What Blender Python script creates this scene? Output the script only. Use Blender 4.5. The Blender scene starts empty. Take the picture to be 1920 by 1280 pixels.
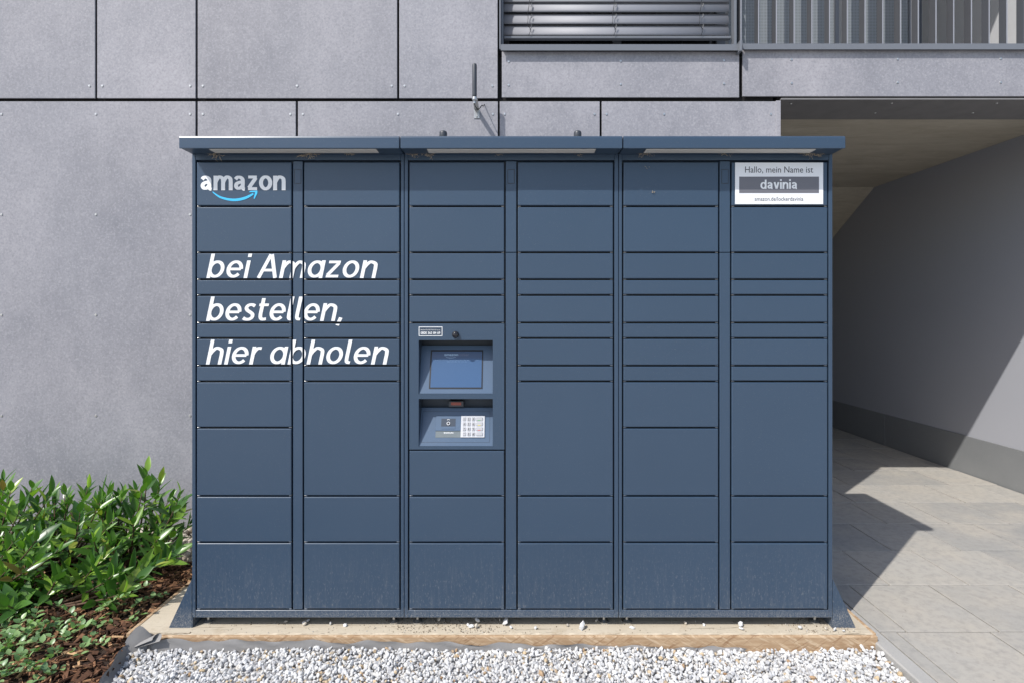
import bpy, bmesh, math, random
import numpy as np
from mathutils import Vector, Matrix, Quaternion
R = random.Random(7)
sc = bpy.context.scene
COL = sc.collection

# ------------------------------------------------------------------ camera, sky, sun, exposure
F, CX, CY, D, H = 1040.0, 960.0, 590.0, 2.6, 1.465      # focal length in photo pixels, vanishing point, distance to locker front, eye height
cd = bpy.data.cameras.new('camera'); cam = bpy.data.objects.new('camera', cd); COL.objects.link(cam)
cam.location = (0, -D, H); cam.rotation_euler = (math.radians(90), 0, 0)
cd.sensor_width = 36; cd.lens = F * 36 / 1920; cd.shift_x = 0; cd.shift_y = -50 / 1920
cd.clip_start = 0.05; cd.clip_end = 500
sc.camera = cam
SUN = Vector((0.63, 0.60, -1.0))
elev = math.atan2(1.0, math.hypot(SUN.x, SUN.y)); rot = math.atan2(-SUN.x, -SUN.y)
w = bpy.data.worlds.new('World'); sc.world = w; w.use_nodes = True
wn = w.node_tree.nodes; wl = w.node_tree.links
sky = wn.new('ShaderNodeTexSky'); sky.sky_type = 'NISHITA'; sky.sun_disc = False
sky.sun_elevation = elev; sky.sun_rotation = rot; sky.air_density = 1.0; sky.dust_density = 1.5; sky.ozone_density = 1.0
wl.new(sky.outputs[0], wn['Background'].inputs[0]); wn['Background'].inputs[1].default_value = 0.15
sd = bpy.data.lights.new('sun', 'SUN'); sd.energy = 3.8; sd.angle = math.radians(0.53); sd.color = (1.0, 0.965, 0.915)
so = bpy.data.objects.new('sun', sd); COL.objects.link(so); so.location = (-4, -5, 8)
so.rotation_euler = SUN.to_track_quat('-Z', 'Y').to_euler()
sc.view_settings.view_transform = 'Standard'; sc.view_settings.look = 'None'
sc.view_settings.exposure = 0.28; sc.view_settings.gamma = 1.0; sc.view_settings.use_curve_mapping = False
sc.cycles.max_bounces = 8; sc.cycles.use_denoising = True

# ------------------------------------------------------------------ helpers
def P(x, y, Y=0.0):                       # photo pixel on the plane at depth Y -> world X, Z
    s = (D + Y) / F
    return ((x - CX) * s, H - (y - CY) * s)
def PX(x, Y=0.0): return (x - CX) * (D + Y) / F
def PZ(y, Y=0.0): return H - (y - CY) * (D + Y) / F

def tag(o, label=None, cat=None, group=None, kind=None):
    if label: o['label'] = label
    if cat: o['category'] = cat
    if group: o['group'] = group
    if kind: o['kind'] = kind
    return o
def empty(name, loc, label, cat, group=None):
    o = bpy.data.objects.new(name, None); COL.objects.link(o); o.location = loc; o.empty_display_size = 0.1
    return tag(o, label, cat, group)
def origin(o):
    v = Vector((0, 0, 0))
    while o is not None: v += Vector(o.location); o = o.parent
    return v
def mk(name, bm, mat, parent=None, smooth=False):
    if isinstance(bm, bmesh.types.BMesh):
        me = bpy.data.meshes.new(name); bm.to_mesh(me); bm.free()
    else: me = bm
    if parent is not None: me.transform(Matrix.Translation(-origin(parent)))
    if smooth:
        me.polygons.foreach_set('use_smooth', [True] * len(me.polygons))
    me.materials.clear(); me.materials.append(mat)
    o = bpy.data.objects.new(name, me); COL.objects.link(o)
    if parent is not None: o.parent = parent
    return o
def box(bm, x0, x1, y0, y1, z0, z1, bev=0.0, seg=1, M=None):
    m = Matrix.Translation(((x0+x1)/2, (y0+y1)/2, (z0+z1)/2)) @ Matrix.Diagonal((abs(x1-x0), abs(y1-y0), abs(z1-z0), 1))
    r = bmesh.ops.create_cube(bm, size=1.0, matrix=m)
    vs = r['verts']
    if bev > 0:
        es = list({e for v in vs for e in v.link_edges})
        rr = bmesh.ops.bevel(bm, geom=es, offset=bev, segments=seg, affect='EDGES', profile=0.5)
        vs = list({v for f in rr['faces'] for v in f.verts} | {v for v in vs if v.is_valid})
    if M is not None: bmesh.ops.transform(bm, matrix=M, verts=vs)
    return vs
def nb(): return bmesh.new()
def onebox(name, mat, parent, *a, bev=0.0, seg=1, M=None, smooth=False):
    bm = nb(); box(bm, *a, bev=bev, seg=seg, M=M); return mk(name, bm, mat, parent, smooth)
def prism(bm, pts, y0, y1):               # polygon in XZ extruded along Y
    a = [bm.verts.new((x, y0, z)) for x, z in pts]; b = [bm.verts.new((x, y1, z)) for x, z in pts]
    bm.faces.new(a); bm.faces.new(b[::-1]); n = len(pts)
    for i in range(n): bm.faces.new((a[(i+1) % n], a[i], b[i], b[(i+1) % n]))
    bmesh.ops.recalc_face_normals(bm, faces=bm.faces[:])
def prismX(bm, pts, x0, x1):              # polygon in YZ extruded along X
    a = [bm.verts.new((x0, y, z)) for y, z in pts]; b = [bm.verts.new((x1, y, z)) for y, z in pts]
    fs = [bm.faces.new(a), bm.faces.new(b[::-1])]; n = len(pts)
    for i in range(n): fs.append(bm.faces.new((a[(i+1) % n], a[i], b[i], b[(i+1) % n])))
    bmesh.ops.recalc_face_normals(bm, faces=bm.faces[:])
def cyl(bm, p0, p1, r0, r1=None, n=12, caps=True):
    p0 = Vector(p0); p1 = Vector(p1); r1 = r0 if r1 is None else r1
    q = (p1 - p0).to_track_quat('Z', 'Y')
    a = []; b = []
    for i in range(n):
        t = 2 * math.pi * i / n; d = q @ Vector((math.cos(t), math.sin(t), 0))
        a.append(bm.verts.new(p0 + d * r0)); b.append(bm.verts.new(p1 + d * r1))
    for i in range(n): bm.faces.new((a[i], a[(i+1) % n], b[(i+1) % n], b[i]))
    if caps: bm.faces.new(a[::-1]); bm.faces.new(b)
def tube(bm, pts, rads, n=6):
    rings = []
    for i, p in enumerate(pts):
        p = Vector(p)
        t = Vector(pts[min(i+1, len(pts)-1)]) - Vector(pts[max(i-1, 0)])
        q = t.to_track_quat('Z', 'Y'); r = rads[i] if hasattr(rads, '__len__') else rads
        rings.append([bm.verts.new(p + q @ Vector((math.cos(2*math.pi*k/n)*r, math.sin(2*math.pi*k/n)*r, 0))) for k in range(n)])
    for a, b in zip(rings, rings[1:]):
        for k in range(n): bm.faces.new((a[k], a[(k+1) % n], b[(k+1) % n], b[k]))
    bm.faces.new(rings[0][::-1]); bm.faces.new(rings[-1])
def lathe(bm, prof, c, n=16):             # prof: list of (r, z) about vertical axis at c
    rings = []
    for r, z in prof:
        rings.append([bm.verts.new((c[0]+math.cos(2*math.pi*k/n)*r, c[1]+math.sin(2*math.pi*k/n)*r, c[2]+z)) for k in range(n)])
    for a, b in zip(rings, rings[1:]):
        for k in range(n): bm.faces.new((a[k], a[(k+1) % n], b[(k+1) % n], b[k]))
    bm.faces.new(rings[0][::-1]); bm.faces.new(rings[-1])

# ------------------------------------------------------------------ materials
class NT:
    def __init__(s, name):
        s.m = bpy.data.materials.new(name); s.m.use_nodes = True
        s.n = s.m.node_tree.nodes; s.l = s.m.node_tree.links; s.b = s.n['Principled BSDF']
        s.geo = s.n.new('ShaderNodeNewGeometry')
    def noise(s, scale, detail=3, rough=0.5, stretch=None, dist=0.0, roty=0.0):
        t = s.n.new('ShaderNodeTexNoise'); t.inputs['Scale'].default_value = scale; t.inputs['Detail'].default_value = detail
        t.inputs['Roughness'].default_value = rough; t.inputs['Distortion'].default_value = dist
        src = s.geo.outputs['Position']
        if stretch:
            mp = s.n.new('ShaderNodeMapping'); mp.vector_type = 'TEXTURE' if roty else 'POINT'; mp.inputs['Rotation'].default_value = (0, roty, 0); mp.inputs['Scale'].default_value = [1/v for v in stretch] if roty else stretch; s.l.new(src, mp.inputs[0]); src = mp.outputs[0]
        s.l.new(src, t.inputs['Vector']); return t.outputs['Fac']
    def ramp(s, fac, stops):
        r = s.n.new('ShaderNodeValToRGB'); e = r.color_ramp.elements
        while len(e) < len(stops): e.new(0.5)
        for i, (p, c) in enumerate(stops):
            e[i].position = p; e[i].color = (c, c, c, 1) if not hasattr(c, '__len__') else (*c, 1)
        s.l.new(fac, r.inputs[0]); return r.outputs[0]
    def mix(s, fac, a, b, mode='MIX'):
        x = s.n.new('ShaderNodeMix'); x.data_type = 'RGBA'; x.blend_type = mode
        for sock, v in ((x.inputs[0], fac), (x.inputs[6], a), (x.inputs[7], b)):
            if hasattr(v, 'is_linked') or isinstance(v, bpy.types.NodeSocket): s.l.new(v, sock)
            elif hasattr(v, '__len__'): sock.default_value = (*v, 1)
            else: sock.default_value = v
        return x.outputs[2]
    def math(s, op, a, b=0.0, c=None):
        x = s.n.new('ShaderNodeMath'); x.operation = op
        for i, v in enumerate((a, b, c)):
            if v is None: continue
            if isinstance(v, bpy.types.NodeSocket): s.l.new(v, x.inputs[i])
            else: x.inputs[i].default_value = v
        return x.outputs[0]
    def bump(s, h, strength, dist=0.01):
        b = s.n.new('ShaderNodeBump'); b.inputs['Strength'].default_value = strength; b.inputs['Distance'].default_value = dist
        s.l.new(h, b.inputs['Height']); s.l.new(b.outputs[0], s.b.inputs['Normal'])
    def sepz(s):
        x = s.n.new('ShaderNodeSeparateXYZ'); s.l.new(s.geo.outputs['Position'], x.inputs[0]); return x.outputs
    def rnd(s):
        o = s.n.new('ShaderNodeObjectInfo'); return o.outputs['Random']
    def col(s, c):
        if isinstance(c, bpy.types.NodeSocket): s.l.new(c, s.b.inputs['Base Color'])
        else: s.b.inputs['Base Color'].default_value = (*c, 1)
        return s
    def set(s, rough=None, metal=None, spec=None, **k):
        if rough is not None:
            if isinstance(rough, bpy.types.NodeSocket): s.l.new(rough, s.b.inputs['Roughness'])
            else: s.b.inputs['Roughness'].default_value = rough
        if metal is not None: s.b.inputs['Metallic'].default_value = metal
        if spec is not None: s.b.inputs['Specular IOR Level'].default_value = spec
        for a, v in k.items(): s.b.inputs[a.replace('_', ' ')].default_value = v
        return s

def simple(name, c, rough=0.5, metal=0.0, var=0.12, scale=30, spec=0.5):
    t = NT(name); n = t.noise(scale, 4)
    t.col(t.mix(n, [v*(1-var) for v in c], [min(1, v*(1+var)) for v in c])).set(rough, metal, spec); return t.m

def mat_paint(name, c, rough=0.4):
    t = NT(name)
    big = t.noise(2.2, 2); fine = t.noise(260, 2)
    base = t.mix(big, [v*0.94 for v in c], [v*1.06 for v in c])
    base = t.mix(t.math('MULTIPLY', fine, 0.16), base, [v*0.72 for v in c])
    z = t.sepz()[2]
    low = t.math('POWER', t.math('MAXIMUM', t.math('MULTIPLY_ADD', z, -2.1, 1.08), 0.0), 1.6)     # splashed dust: dense at the foot, gone at knee height
    sp = t.ramp(t.noise(150, 4, 0.65, (1.0, 1.0, 0.35)), [(0.56, 0.0), (0.70, 1.0)])
    st = t.ramp(t.noise(60, 4, 0.7, (1.0, 1.0, 0.10)), [(0.5, 0.0), (0.8, 0.7)])
    film = t.math('MULTIPLY', t.math('ADD', t.math('MULTIPLY', sp, 0.34), t.math('MULTIPLY_ADD', st, 0.22, 0.015)), low)
    foot = t.math('MULTIPLY', t.ramp(z, [(0.06, 0.8), (0.10, 0.0)]), t.ramp(t.noise(180, 5, 0.7), [(0.47, 0.0), (0.66, 0.6)]))
    specks = t.ramp(t.noise(330, 1, 0.4), [(0.73, 0.0), (0.77, 0.6)])
    d = t.math('MINIMUM', t.math('ADD', t.math('ADD', film, foot), t.math('MULTIPLY', specks, 0.35)), 0.85)
    base = t.mix(t.math('MULTIPLY', t.rnd(), 0.5), base, [v*0.86 for v in c])
    t.col(t.mix(d, base, (0.40, 0.385, 0.36)))
    t.set(t.math('ADD', t.math('MULTIPLY', d, 0.4), t.math('MULTIPLY_ADD', t.noise(9, 5, 0.7), 0.16, rough-0.08)))
    t.bump(t.math('ADD', t.math('MULTIPLY', t.noise(420, 2), 0.05), t.math('MULTIPLY', t.noise(3.2, 2), 1.6)), 0.35, 0.0022)
    return t.m
BLUE = mat_paint('locker_paint', (0.038, 0.067, 0.111), 0.33)
BLUE_IN = simple('locker_inside', (0.030, 0.045, 0.07), 0.5)
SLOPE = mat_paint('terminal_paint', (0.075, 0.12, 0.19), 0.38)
BLACK = simple('black_plastic', (0.012, 0.012, 0.014), 0.45)
DARKGREY = simple('dark_grey_plastic', (0.045, 0.05, 0.06), 0.4)
WHITE = simple('white_vinyl', (0.80, 0.81, 0.82), 0.42, var=0.02)
CYAN = simple('cyan_vinyl', (0.045, 0.47, 0.80), 0.4, var=0.02)
PLATE = simple('sign_white', (0.78, 0.79, 0.81), 0.35, var=0.02)
SIGNGREY = simple('sign_grey', (0.145, 0.145, 0.165), 0.4, var=0.03)
INK = simple('sign_ink', (0.045, 0.045, 0.055), 0.5, var=0.03)
DIFF = simple('lamp_diffuser', (0.62, 0.60, 0.56), 0.5, var=0.06)
STEEL = simple('galvanised_steel', (0.55, 0.55, 0.54), 0.38, 0.9, 0.2, 60)
ALU = simple('brushed_aluminium', (0.58, 0.58, 0.59), 0.35, 0.3, 0.06, 90)
def mat_screen():
    t = NT('screen_glass'); n = t.ramp(t.noise(500, 2), [(0.66, 0.0), (0.72, 0.25)])
    t.col(t.mix(n, (0.045, 0.098, 0.20), (0.22, 0.27, 0.34))).set(0.28); return t.m
SCREEN = mat_screen()
SCREENBAR = simple('screen_header', (0.05, 0.085, 0.16), 0.28, var=0.03)
SCREENTXT = simple('screen_text', (0.30, 0.42, 0.55), 0.3, var=0.03)
SCREENDIM = simple('screen_text_dim', (0.13, 0.15, 0.22), 0.3, var=0.03)

def mat_panel():
    t = NT('fibre_cement')
    a = t.noise(1.6, 14, 0.74, (1.15, 1, 0.8), 0.3); b = t.noise(0.7, 3, 0.5); g = t.noise(62, 5, 0.75)
    c = t.mix(t.ramp(a, [(0.30, 0.0), (0.50, 0.5), (0.70, 1.0)]), (0.214, 0.215, 0.240), (0.400, 0.387, 0.413))
    c = t.mix(t.ramp(b, [(0.35, 0.0), (0.68, 0.42)]), c, (0.250, 0.258, 0.292))
    c = t.mix(t.ramp(g, [(0.45, 0.0), (0.68, 0.55)]), c, (0.185, 0.185, 0.205))
    c = t.mix(t.ramp(t.noise(85, 4, 0.7), [(0.50, 0.0), (0.68, 0.55)]), c, (0.42, 0.415, 0.44))
    c = t.mix(t.ramp(t.noise(26, 4, 0.6, (1, 1, 0.05)), [(0.55, 0.0), (0.80, 0.16)]), c, (0.40, 0.40, 0.42))
    v = t.math('MULTIPLY_ADD', t.rnd(), 0.13, 0.93)
    c = t.mix(1.0, c, t.n.new('ShaderNodeCombineColor').outputs[0], 'MULTIPLY')
    cc = [x for x in t.n if x.bl_idname == 'ShaderNodeCombineColor'][0]
    for i in range(3): t.l.new(v, cc.inputs[i])
    t.col(c).set(0.62, spec=0.35); t.bump(g, 0.06, 0.001); return t.m
PANEL = mat_panel()
DARKGAP = simple('black_membrane', (0.012, 0.012, 0.013), 0.9)
SOFFIT = simple('soffit_board', (0.17, 0.165, 0.165), 0.7, var=0.2, scale=9)
GREYMETAL = simple('grey_powder_coat', (0.155, 0.165, 0.185), 0.40, 0.0, 0.05)
SLATM = simple('blind_slat_coat', (0.235, 0.24, 0.265), 0.55, 0.0, 0.04)
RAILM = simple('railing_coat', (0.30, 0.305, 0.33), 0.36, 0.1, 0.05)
GLASS = simple('dark_window_glass', (0.012, 0.014, 0.016), 0.06)
BARM = simple('railing_bar_shaded', (0.085, 0.088, 0.098), 0.45, 0.1, 0.05)  # darker tone that paints shade onto the baluster sides
LOGGIA = simple('loggia_render', (0.49, 0.495, 0.51), 0.85, var=0.05)
def mat_perf():
    t = NT('perforated_sheet'); v = t.n.new('ShaderNodeTexVoronoi'); v.inputs['Scale'].default_value = 95; v.inputs['Randomness'].default_value = 0
    t.l.new(t.geo.outputs['Position'], v.inputs['Vector'])
    t.col(t.mix(t.ramp(v.outputs['Distance'], [(0.30, 0.0), (0.36, 1.0)]), (0.05, 0.055, 0.06), (0.24, 0.26, 0.275))).set(0.45); return t.m
PERF = mat_perf()
def mat_wall():
    t = NT('grey_render'); n = t.noise(1.1, 4, 0.6); g = t.noise(220, 3)
    c = t.mix(n, (0.37, 0.378, 0.415), (0.41, 0.417, 0.452)); c = t.mix(t.math('MULTIPLY', g, 0.2), c, (0.24, 0.24, 0.25))
    t.col(c).set(0.8, spec=0.3); t.bump(g, 0.12, 0.002); return t.m
WALL = mat_wall()
def mat_plinth():
    t = NT('plinth_sheet'); n = t.noise(2.0, 6, 0.65); s = t.ramp(t.noise(14, 6, 0.75, (1, 0.6, 2.0), 1.5), [(0.62, 0.0), (0.68, 0.6)])
    c = t.mix(n, (0.18, 0.187, 0.193), (0.25, 0.257, 0.262)); t.col(t.mix(t.math('MULTIPLY', s, 0.5), c, (0.42, 0.42, 0.40))).set(0.5); return t.m
PLINTH = mat_plinth()
def mat_conc():
    t = NT('board_concrete'); n = t.noise(3.0, 6, 0.65, (0.45, 1.6, 1), 0.8); f = t.noise(22, 5, 0.7, (0.3, 2.2, 1))
    c = t.mix(t.ramp(n, [(0.3, 0.0), (0.7, 1.0)]), (0.40, 0.355, 0.28), (0.52, 0.475, 0.39))
    c = t.mix(t.ramp(f, [(0.5, 0.0), (0.75, 0.6)]), c, (0.30, 0.265, 0.21)); c = t.mix(t.ramp(t.noise(9, 4, 0.7), [(0.62, 0.0), (0.7, 0.5)]), c, (0.55, 0.50, 0.40))
    t.col(c).set(0.85, spec=0.3); t.bump(f, 0.2, 0.004); return t.m
CONC = mat_conc()
def mat_slab():
    t = NT('paving_stone'); n = t.noise(2.6, 6, 0.65); f = t.noise(26, 6, 0.75); g = t.noise(300, 2, 0.6)
    c = t.mix(t.rnd(), (0.30, 0.295, 0.282), (0.43, 0.408, 0.368))
    c = t.mix(t.ramp(n, [(0.42, 0.0), (0.66, 0.75)]), c, (0.46, 0.42, 0.36))
    c = t.mix(t.ramp(f, [(0.45, 0.0), (0.70, 0.5)]), c, (0.215, 0.21, 0.203)); c = t.mix(t.math('MULTIPLY', g, 0.3), c, (0.19, 0.187, 0.18))
    c = t.mix(t.ramp(t.noise(60, 2, 0.5), [(0.73, 0.0), (0.77, 0.7)]), c, (0.12, 0.11, 0.10))
    t.col(c).set(0.82, spec=0.3); t.bump(g, 0.15, 0.002); return t.m
SLAB = mat_slab()
def mat_kerb():
    t = NT('kerb_concrete'); g = t.noise(240, 3, 0.7); n = t.noise(5, 5)
    t.col(t.mix(g, t.mix(n, (0.24, 0.237, 0.228), (0.34, 0.333, 0.32)), (0.42, 0.412, 0.395))).set(0.9, spec=0.2); t.bump(g, 0.4, 0.003); return t.m
KERB = mat_kerb()
def island(name, stops, rough=0.7, fine=80, dark=0.75, spec=0.3):
    t = NT(name); c = t.ramp(t.geo.outputs['Random Per Island'], stops); n = t.noise(fine, 4, 0.6)
    cc = t.mix(t.ramp(n, [(0.35, 0.0), (0.7, 1.0)]), c, t.mix(1.0, c, (dark, dark, dark), 'MULTIPLY')); t.col(cc).set(rough, spec=spec); return t.m
GRAVEL = island('marble_gravel', [(0.0, (0.40, 0.40, 0.41)), (0.3, (0.62, 0.62, 0.62)), (0.7, (0.73, 0.73, 0.725)), (0.925, (0.62, 0.60, 0.56)), (0.94, (0.55, 0.42, 0.26)), (0.975, (0.60, 0.49, 0.34)), (1.0, (0.36, 0.22, 0.12))], 0.75, 90, 0.72)
PEBBLE = island('beige_pebbles', [(0.0, (0.33, 0.28, 0.22)), (0.4, (0.52, 0.46, 0.38)), (0.8, (0.62, 0.57, 0.49)), (1.0, (0.42, 0.33, 0.25))], 0.7, 40, 0.8)
BARK = island('bark_chips', [(0.0, (0.055, 0.028, 0.018)), (0.4, (0.13, 0.062, 0.034)), (0.75, (0.25, 0.125, 0.066)), (0.92, (0.42, 0.235, 0.12)), (1.0, (0.56, 0.37, 0.20))], 0.85, 120, 0.6)
SOIL = simple('mulch_soil', (0.035, 0.020, 0.013), 0.95, var=0.5, scale=60)
GROUNDM = simple('open_ground', (0.40, 0.39, 0.37), 0.9, var=0.12, scale=3)
GRAVELBED = simple('gravel_bed', (0.40, 0.39, 0.38), 0.9, var=0.4, scale=70)
def mat_leaf(name, stops, rough):
    t = NT(name); src = t.rnd() if name == 'laurel_leaf' else t.geo.outputs['Random Per Island']
    c = t.ramp(src, stops); bf = t.mix(t.geo.outputs['Backfacing'], c, t.mix(1.0, c, (1.5, 1.45, 1.3), 'MULTIPLY'))
    t.col(bf).set(rough, spec=0.5); t.b.inputs['Subsurface Weight'].default_value = 0.0
    tr = t.n.new('ShaderNodeBsdfTranslucent'); t.l.new(t.mix(1.0, c, (1.6, 2.0, 0.8), 'MULTIPLY'), tr.inputs[0])
    ms = t.n.new('ShaderNodeMixShader'); ms.inputs[0].default_value = 0.22; t.l.new(t.b.outputs[0], ms.inputs[1]); t.l.new(tr.outputs[0], ms.inputs[2])
    t.l.new(ms.outputs[0], t.n['Material Output'].inputs[0]); return t.m
LS = [(0.0, (0.032, 0.092, 0.022)), (0.45, (0.070, 0.165, 0.028)), (0.78, (0.12, 0.245, 0.036)), (0.95, (0.24, 0.38, 0.05)), (0.985, (0.30, 0.30, 0.07)), (1.0, (0.20, 0.11, 0.05))]
LEAF = mat_leaf('laurel_leaf', LS, 0.30); LEAFM = mat_leaf('laurel_foliage', LS, 0.30)
VINCA = mat_leaf('periwinkle_leaf', [(0.0, (0.09, 0.17, 0.07)), (0.5, (0.17, 0.29, 0.12)), (1.0, (0.27, 0.40, 0.16))], 0.36)
STEM = simple('woody_stem', (0.10, 0.058, 0.035), 0.8, var=0.3, scale=80)
def mat_wood():
    t = NT('strand_board'); n = t.noise(16, 5, 0.7, (0.35, 1, 2.2), 2.0); f = t.noise(60, 4, 0.7, (0.3, 1, 3))
    n2 = t.noise(30, 3, 0.6, (0.25, 1, 2.5), 0.6, 0.5); n3 = t.noise(30, 3, 0.6, (0.25, 1, 2.5), 0.6, -0.6)
    c = t.mix(t.ramp(n, [(0.3, 0.0), (0.7, 1.0)]), (0.34, 0.21, 0.11), (0.58, 0.43, 0.28)); c = t.mix(t.ramp(n2, [(0.54, 0.0), (0.62, 0.75)]), c, (0.66, 0.52, 0.36)); c = t.mix(t.ramp(n3, [(0.56, 0.0), (0.64, 0.7)]), c, (0.25, 0.14, 0.07)); t.col(t.mix(t.math('MULTIPLY', f, 0.4), c, (0.20, 0.11, 0.055))).set(0.8); t.bump(f, 0.3, 0.004); return t.m
WOOD = mat_wood()
def mat_base():
    t = NT('sanded_slab'); n = t.noise(4, 6, 0.65); f = t.noise(70, 5, 0.7)
    c = t.mix(n, (0.44, 0.38, 0.29), (0.56, 0.50, 0.40)); c = t.mix(t.ramp(f, [(0.55, 0.0), (0.75, 0.6)]), c, (0.30, 0.25, 0.19)); k = t.ramp(t.noise(10, 5, 0.7, (0.16, 5.0, 1), 0.6), [(0.60, 0.0), (0.64, 0.8), (0.67, 0.0)]); c = t.mix(k, c, (0.13, 0.10, 0.07)); c = t.mix(t.ramp(t.noise(7, 5, 0.7), [(0.55, 0.0), (0.72, 0.6)]), c, (0.36, 0.29, 0.20)); t.col(c).set(0.9, spec=0.2); t.bump(f, 0.3, 0.003); return t.m
BASE = mat_base()
def mat_fabric():
    t = NT('weed_fabric'); n = t.noise(7, 4, 0.6); f = t.noise(400, 2)
    t.col(t.mix(n, (0.17, 0.165, 0.163), (0.30, 0.292, 0.285))).set(0.8, spec=0.2); t.bump(f, 0.2, 0.001); return t.m
FABRIC = mat_fabric()
WEB = simple('cobweb_dust', (0.48, 0.39, 0.28), 0.9, var=0.4, scale=90)

# ------------------------------------------------------------------ ground, paving, kerb
FY = 1.1                                    # facade plane
ZP = -0.03                                  # top of the paving
bm = nb(); bmesh.ops.create_grid(bm, x_segments=8, y_segments=8, size=120)
tag(mk('ground', bm, GROUNDM), kind='structure').location = (0, 0, -0.11)
# paving: every slab its own piece
pav = bpy.data.objects.new('paving', None); COL.objects.link(pav); tag(pav, kind='structure')
jb = nb(); box(jb, 1.70, 6.2, -1.75, FY-0.02, -0.105, ZP-0.022); box(jb, 1.785, 4.29, FY-0.02, 7.45, -0.105, ZP-0.022)
mk('joint_sand', jb, simple('joint_sand', (0.045, 0.042, 0.038), 0.95, var=0.4, scale=120), pav)
SW, SD = 0.44, 0.452
slabm = []
for k in range(4):
    b = nb(); box(b, -SW/2+0.0034, SW/2-0.0034, -SD/2+0.0036, SD/2-0.0036, -0.05, 0, bev=0.002)
    me = bpy.data.meshes.new('slab'); b.to_mesh(me); b.free(); me.materials.append(SLAB); slabm.append(me)
ys0 = 1.495 * F / (1183 - 590) - D           # a joint seen at y=1183
nrow = 0
for r in range(-4, 17):
    yc = ys0 + (r + 0.5) * SD
    if yc > 7.2 or yc < -1.6: continue
    off = (0.13, 0.36, 0.24, 0.08)[r % 4]
    for c in range(-1, 11):
        x0 = 1.735 + (c - 1) * SW + off; x1 = x0 + SW
        lim = 4.28 if yc + SD/2 > FY - 0.02 else 6.1
        lo = 1.735 if yc < FY else 1.787
        a, bx_ = max(x0, lo), min(x1, lim)
        if bx_ - a < 0.05: continue
        if a == x0 and bx_ == x1: me = slabm[R.randrange(4)]
        else:
            b = nb(); box(b, -(bx_-a)/2+0.0034, (bx_-a)/2-0.0034, -SD/2+0.0036, SD/2-0.0036, -0.05, 0, bev=0.002)
            me = bpy.data.meshes.new('slab'); b.to_mesh(me); b.free(); me.materials.append(SLAB)
        o = bpy.data.objects.new('slab', me); COL.objects.link(o); o.parent = pav
        o.location = ((a+bx_)/2, yc, ZP + R.uniform(-0.0015, 0.0015)); o.rotation_euler = (R.uniform(-.002, .002), R.uniform(-.002, .002), 0)
kerb = bpy.data.objects.new('kerb', None); COL.objects.link(kerb); tag(kerb, kind='structure')
for i in range(3):
    onebox('kerb_stone', KERB, kerb, 1.66, 1.7335, -1.75 + i*1.0 + 0.002, -0.75 + i*1.0 - 0.002, -0.13, ZP + 0.002, bev=0.006)

# ------------------------------------------------------------------ building
bld = empty('apartment_building', (-2.0, FY, -0.1), 'grey apartment building clad in riveted fibre cement panels with a covered passage', 'building')
PT = 0.012
def panel(x0, x1, y0, y1, screws, Y=FY):      # photo pixel rectangle on the facade plane
    X0, Z1 = P(x0, y0, Y); X1, Z0 = P(x1, y1, Y)
    o = onebox('facade_panel', PANEL, bld, X0, X1, Y, Y+PT, Z0, Z1, bev=0.0015)
    b = nb()
    for sx, sy in screws:
        X, Z = P(sx, sy, Y); c0 = Vector((X, Y+0.001, Z))
        cyl(b, c0, c0 + Vector((0, -0.0045, 0)), 0.0095, 0.007, 10); cyl(b, c0 + Vector((0, -0.0025, 0)), c0 + Vector((0, -0.0055, 0)), 0.0034, 0.0028, 8)
    if screws: tag(mk('panel_screws', b, STEEL, o), kind='stuff')
    else: b.free()
    return o
TOP = -760
def upper(x0, x1, xs):
    panel(x0, x1, TOP, 184.5, [(x, 161.5 - 187*k) for x in xs for k in range(0, 5)])
upper(-390, -200, (-380, -210)); upper(-196, 178, (-186, -9, 168)); upper(182, 366.5, (192, 356.5)); upper(370.5, 744.5, (380.5, 557, 734.5)); upper(748.5, 933, (758.5, 923))
def lower(x0, x1, xs): panel(x0, x1, 190.5, 990, [(x, 214.5 + 188*k) for x in xs for k in range(0, 5)])
lower(-390, -10, (-380, -200, -20)); lower(-6, 366.5, (3, 180, 356.5)); lower(370.5, 554.5, (380.5, 544.5)); lower(558.5, 933.5, (568, 746, 924))
lower(937, 1124.5, (946, 1114.5)); lower(1128.5, 1455, (1137, 1245, 1445))
panel(941, 1386, 97, 183, [(953.5, 116), (1163.5, 115), (1357, 114), (953.5, 160), (1163.5, 158.5), (1357, 157.5)])
panel(1392.5, 2130, 94, 181, [(1483.5, 112.5), (1682.5, 111.5), (1876, 110.5), (1484, 156.5), (1682.5, 155), (1876, 155), (2080, 111), (2080, 155)])
panel(2170, 2560, 190.5, 1000, [(2180, 214), (2365, 214), (2550, 214)]); panel(2134, 2560, 94, 181, [])
zb = PZ(187, FY)                              # underside of the parapet beam
XW = PX(1458, FY)                             # passage's left corner
XR = 4.30                                     # passage's right wall
bm = nb()
box(bm, -6.6, -0.085, FY+0.035, FY+0.5, -0.2, 6.3); box(bm, -0.085, XW-0.014, FY+0.035, FY+0.5, -0.2, zb+0.30)
mk('backing_wall', bm, DARKGAP, bld)
bm = nb(); box(bm, -6.6, XW-0.02, FY+0.022, FY+0.034, -0.2, PZ(990, FY)+0.012); mk('wall_base', bm, simple('base_render', (0.40, 0.385, 0.36), 0.85, var=0.06), bld)
bm = nb(); box(bm, XW-0.012, XW+0.02, FY-0.004, FY+0.5, -0.1, zb-0.008, bev=0.002); mk('corner_trim', bm, PANEL, bld)
bm = nb(); box(bm, XW-0.24, XW+0.012, FY+0.5, 7.5, -0.1, 2.975); mk('passage_wall', bm, WALL, bld)
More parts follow.
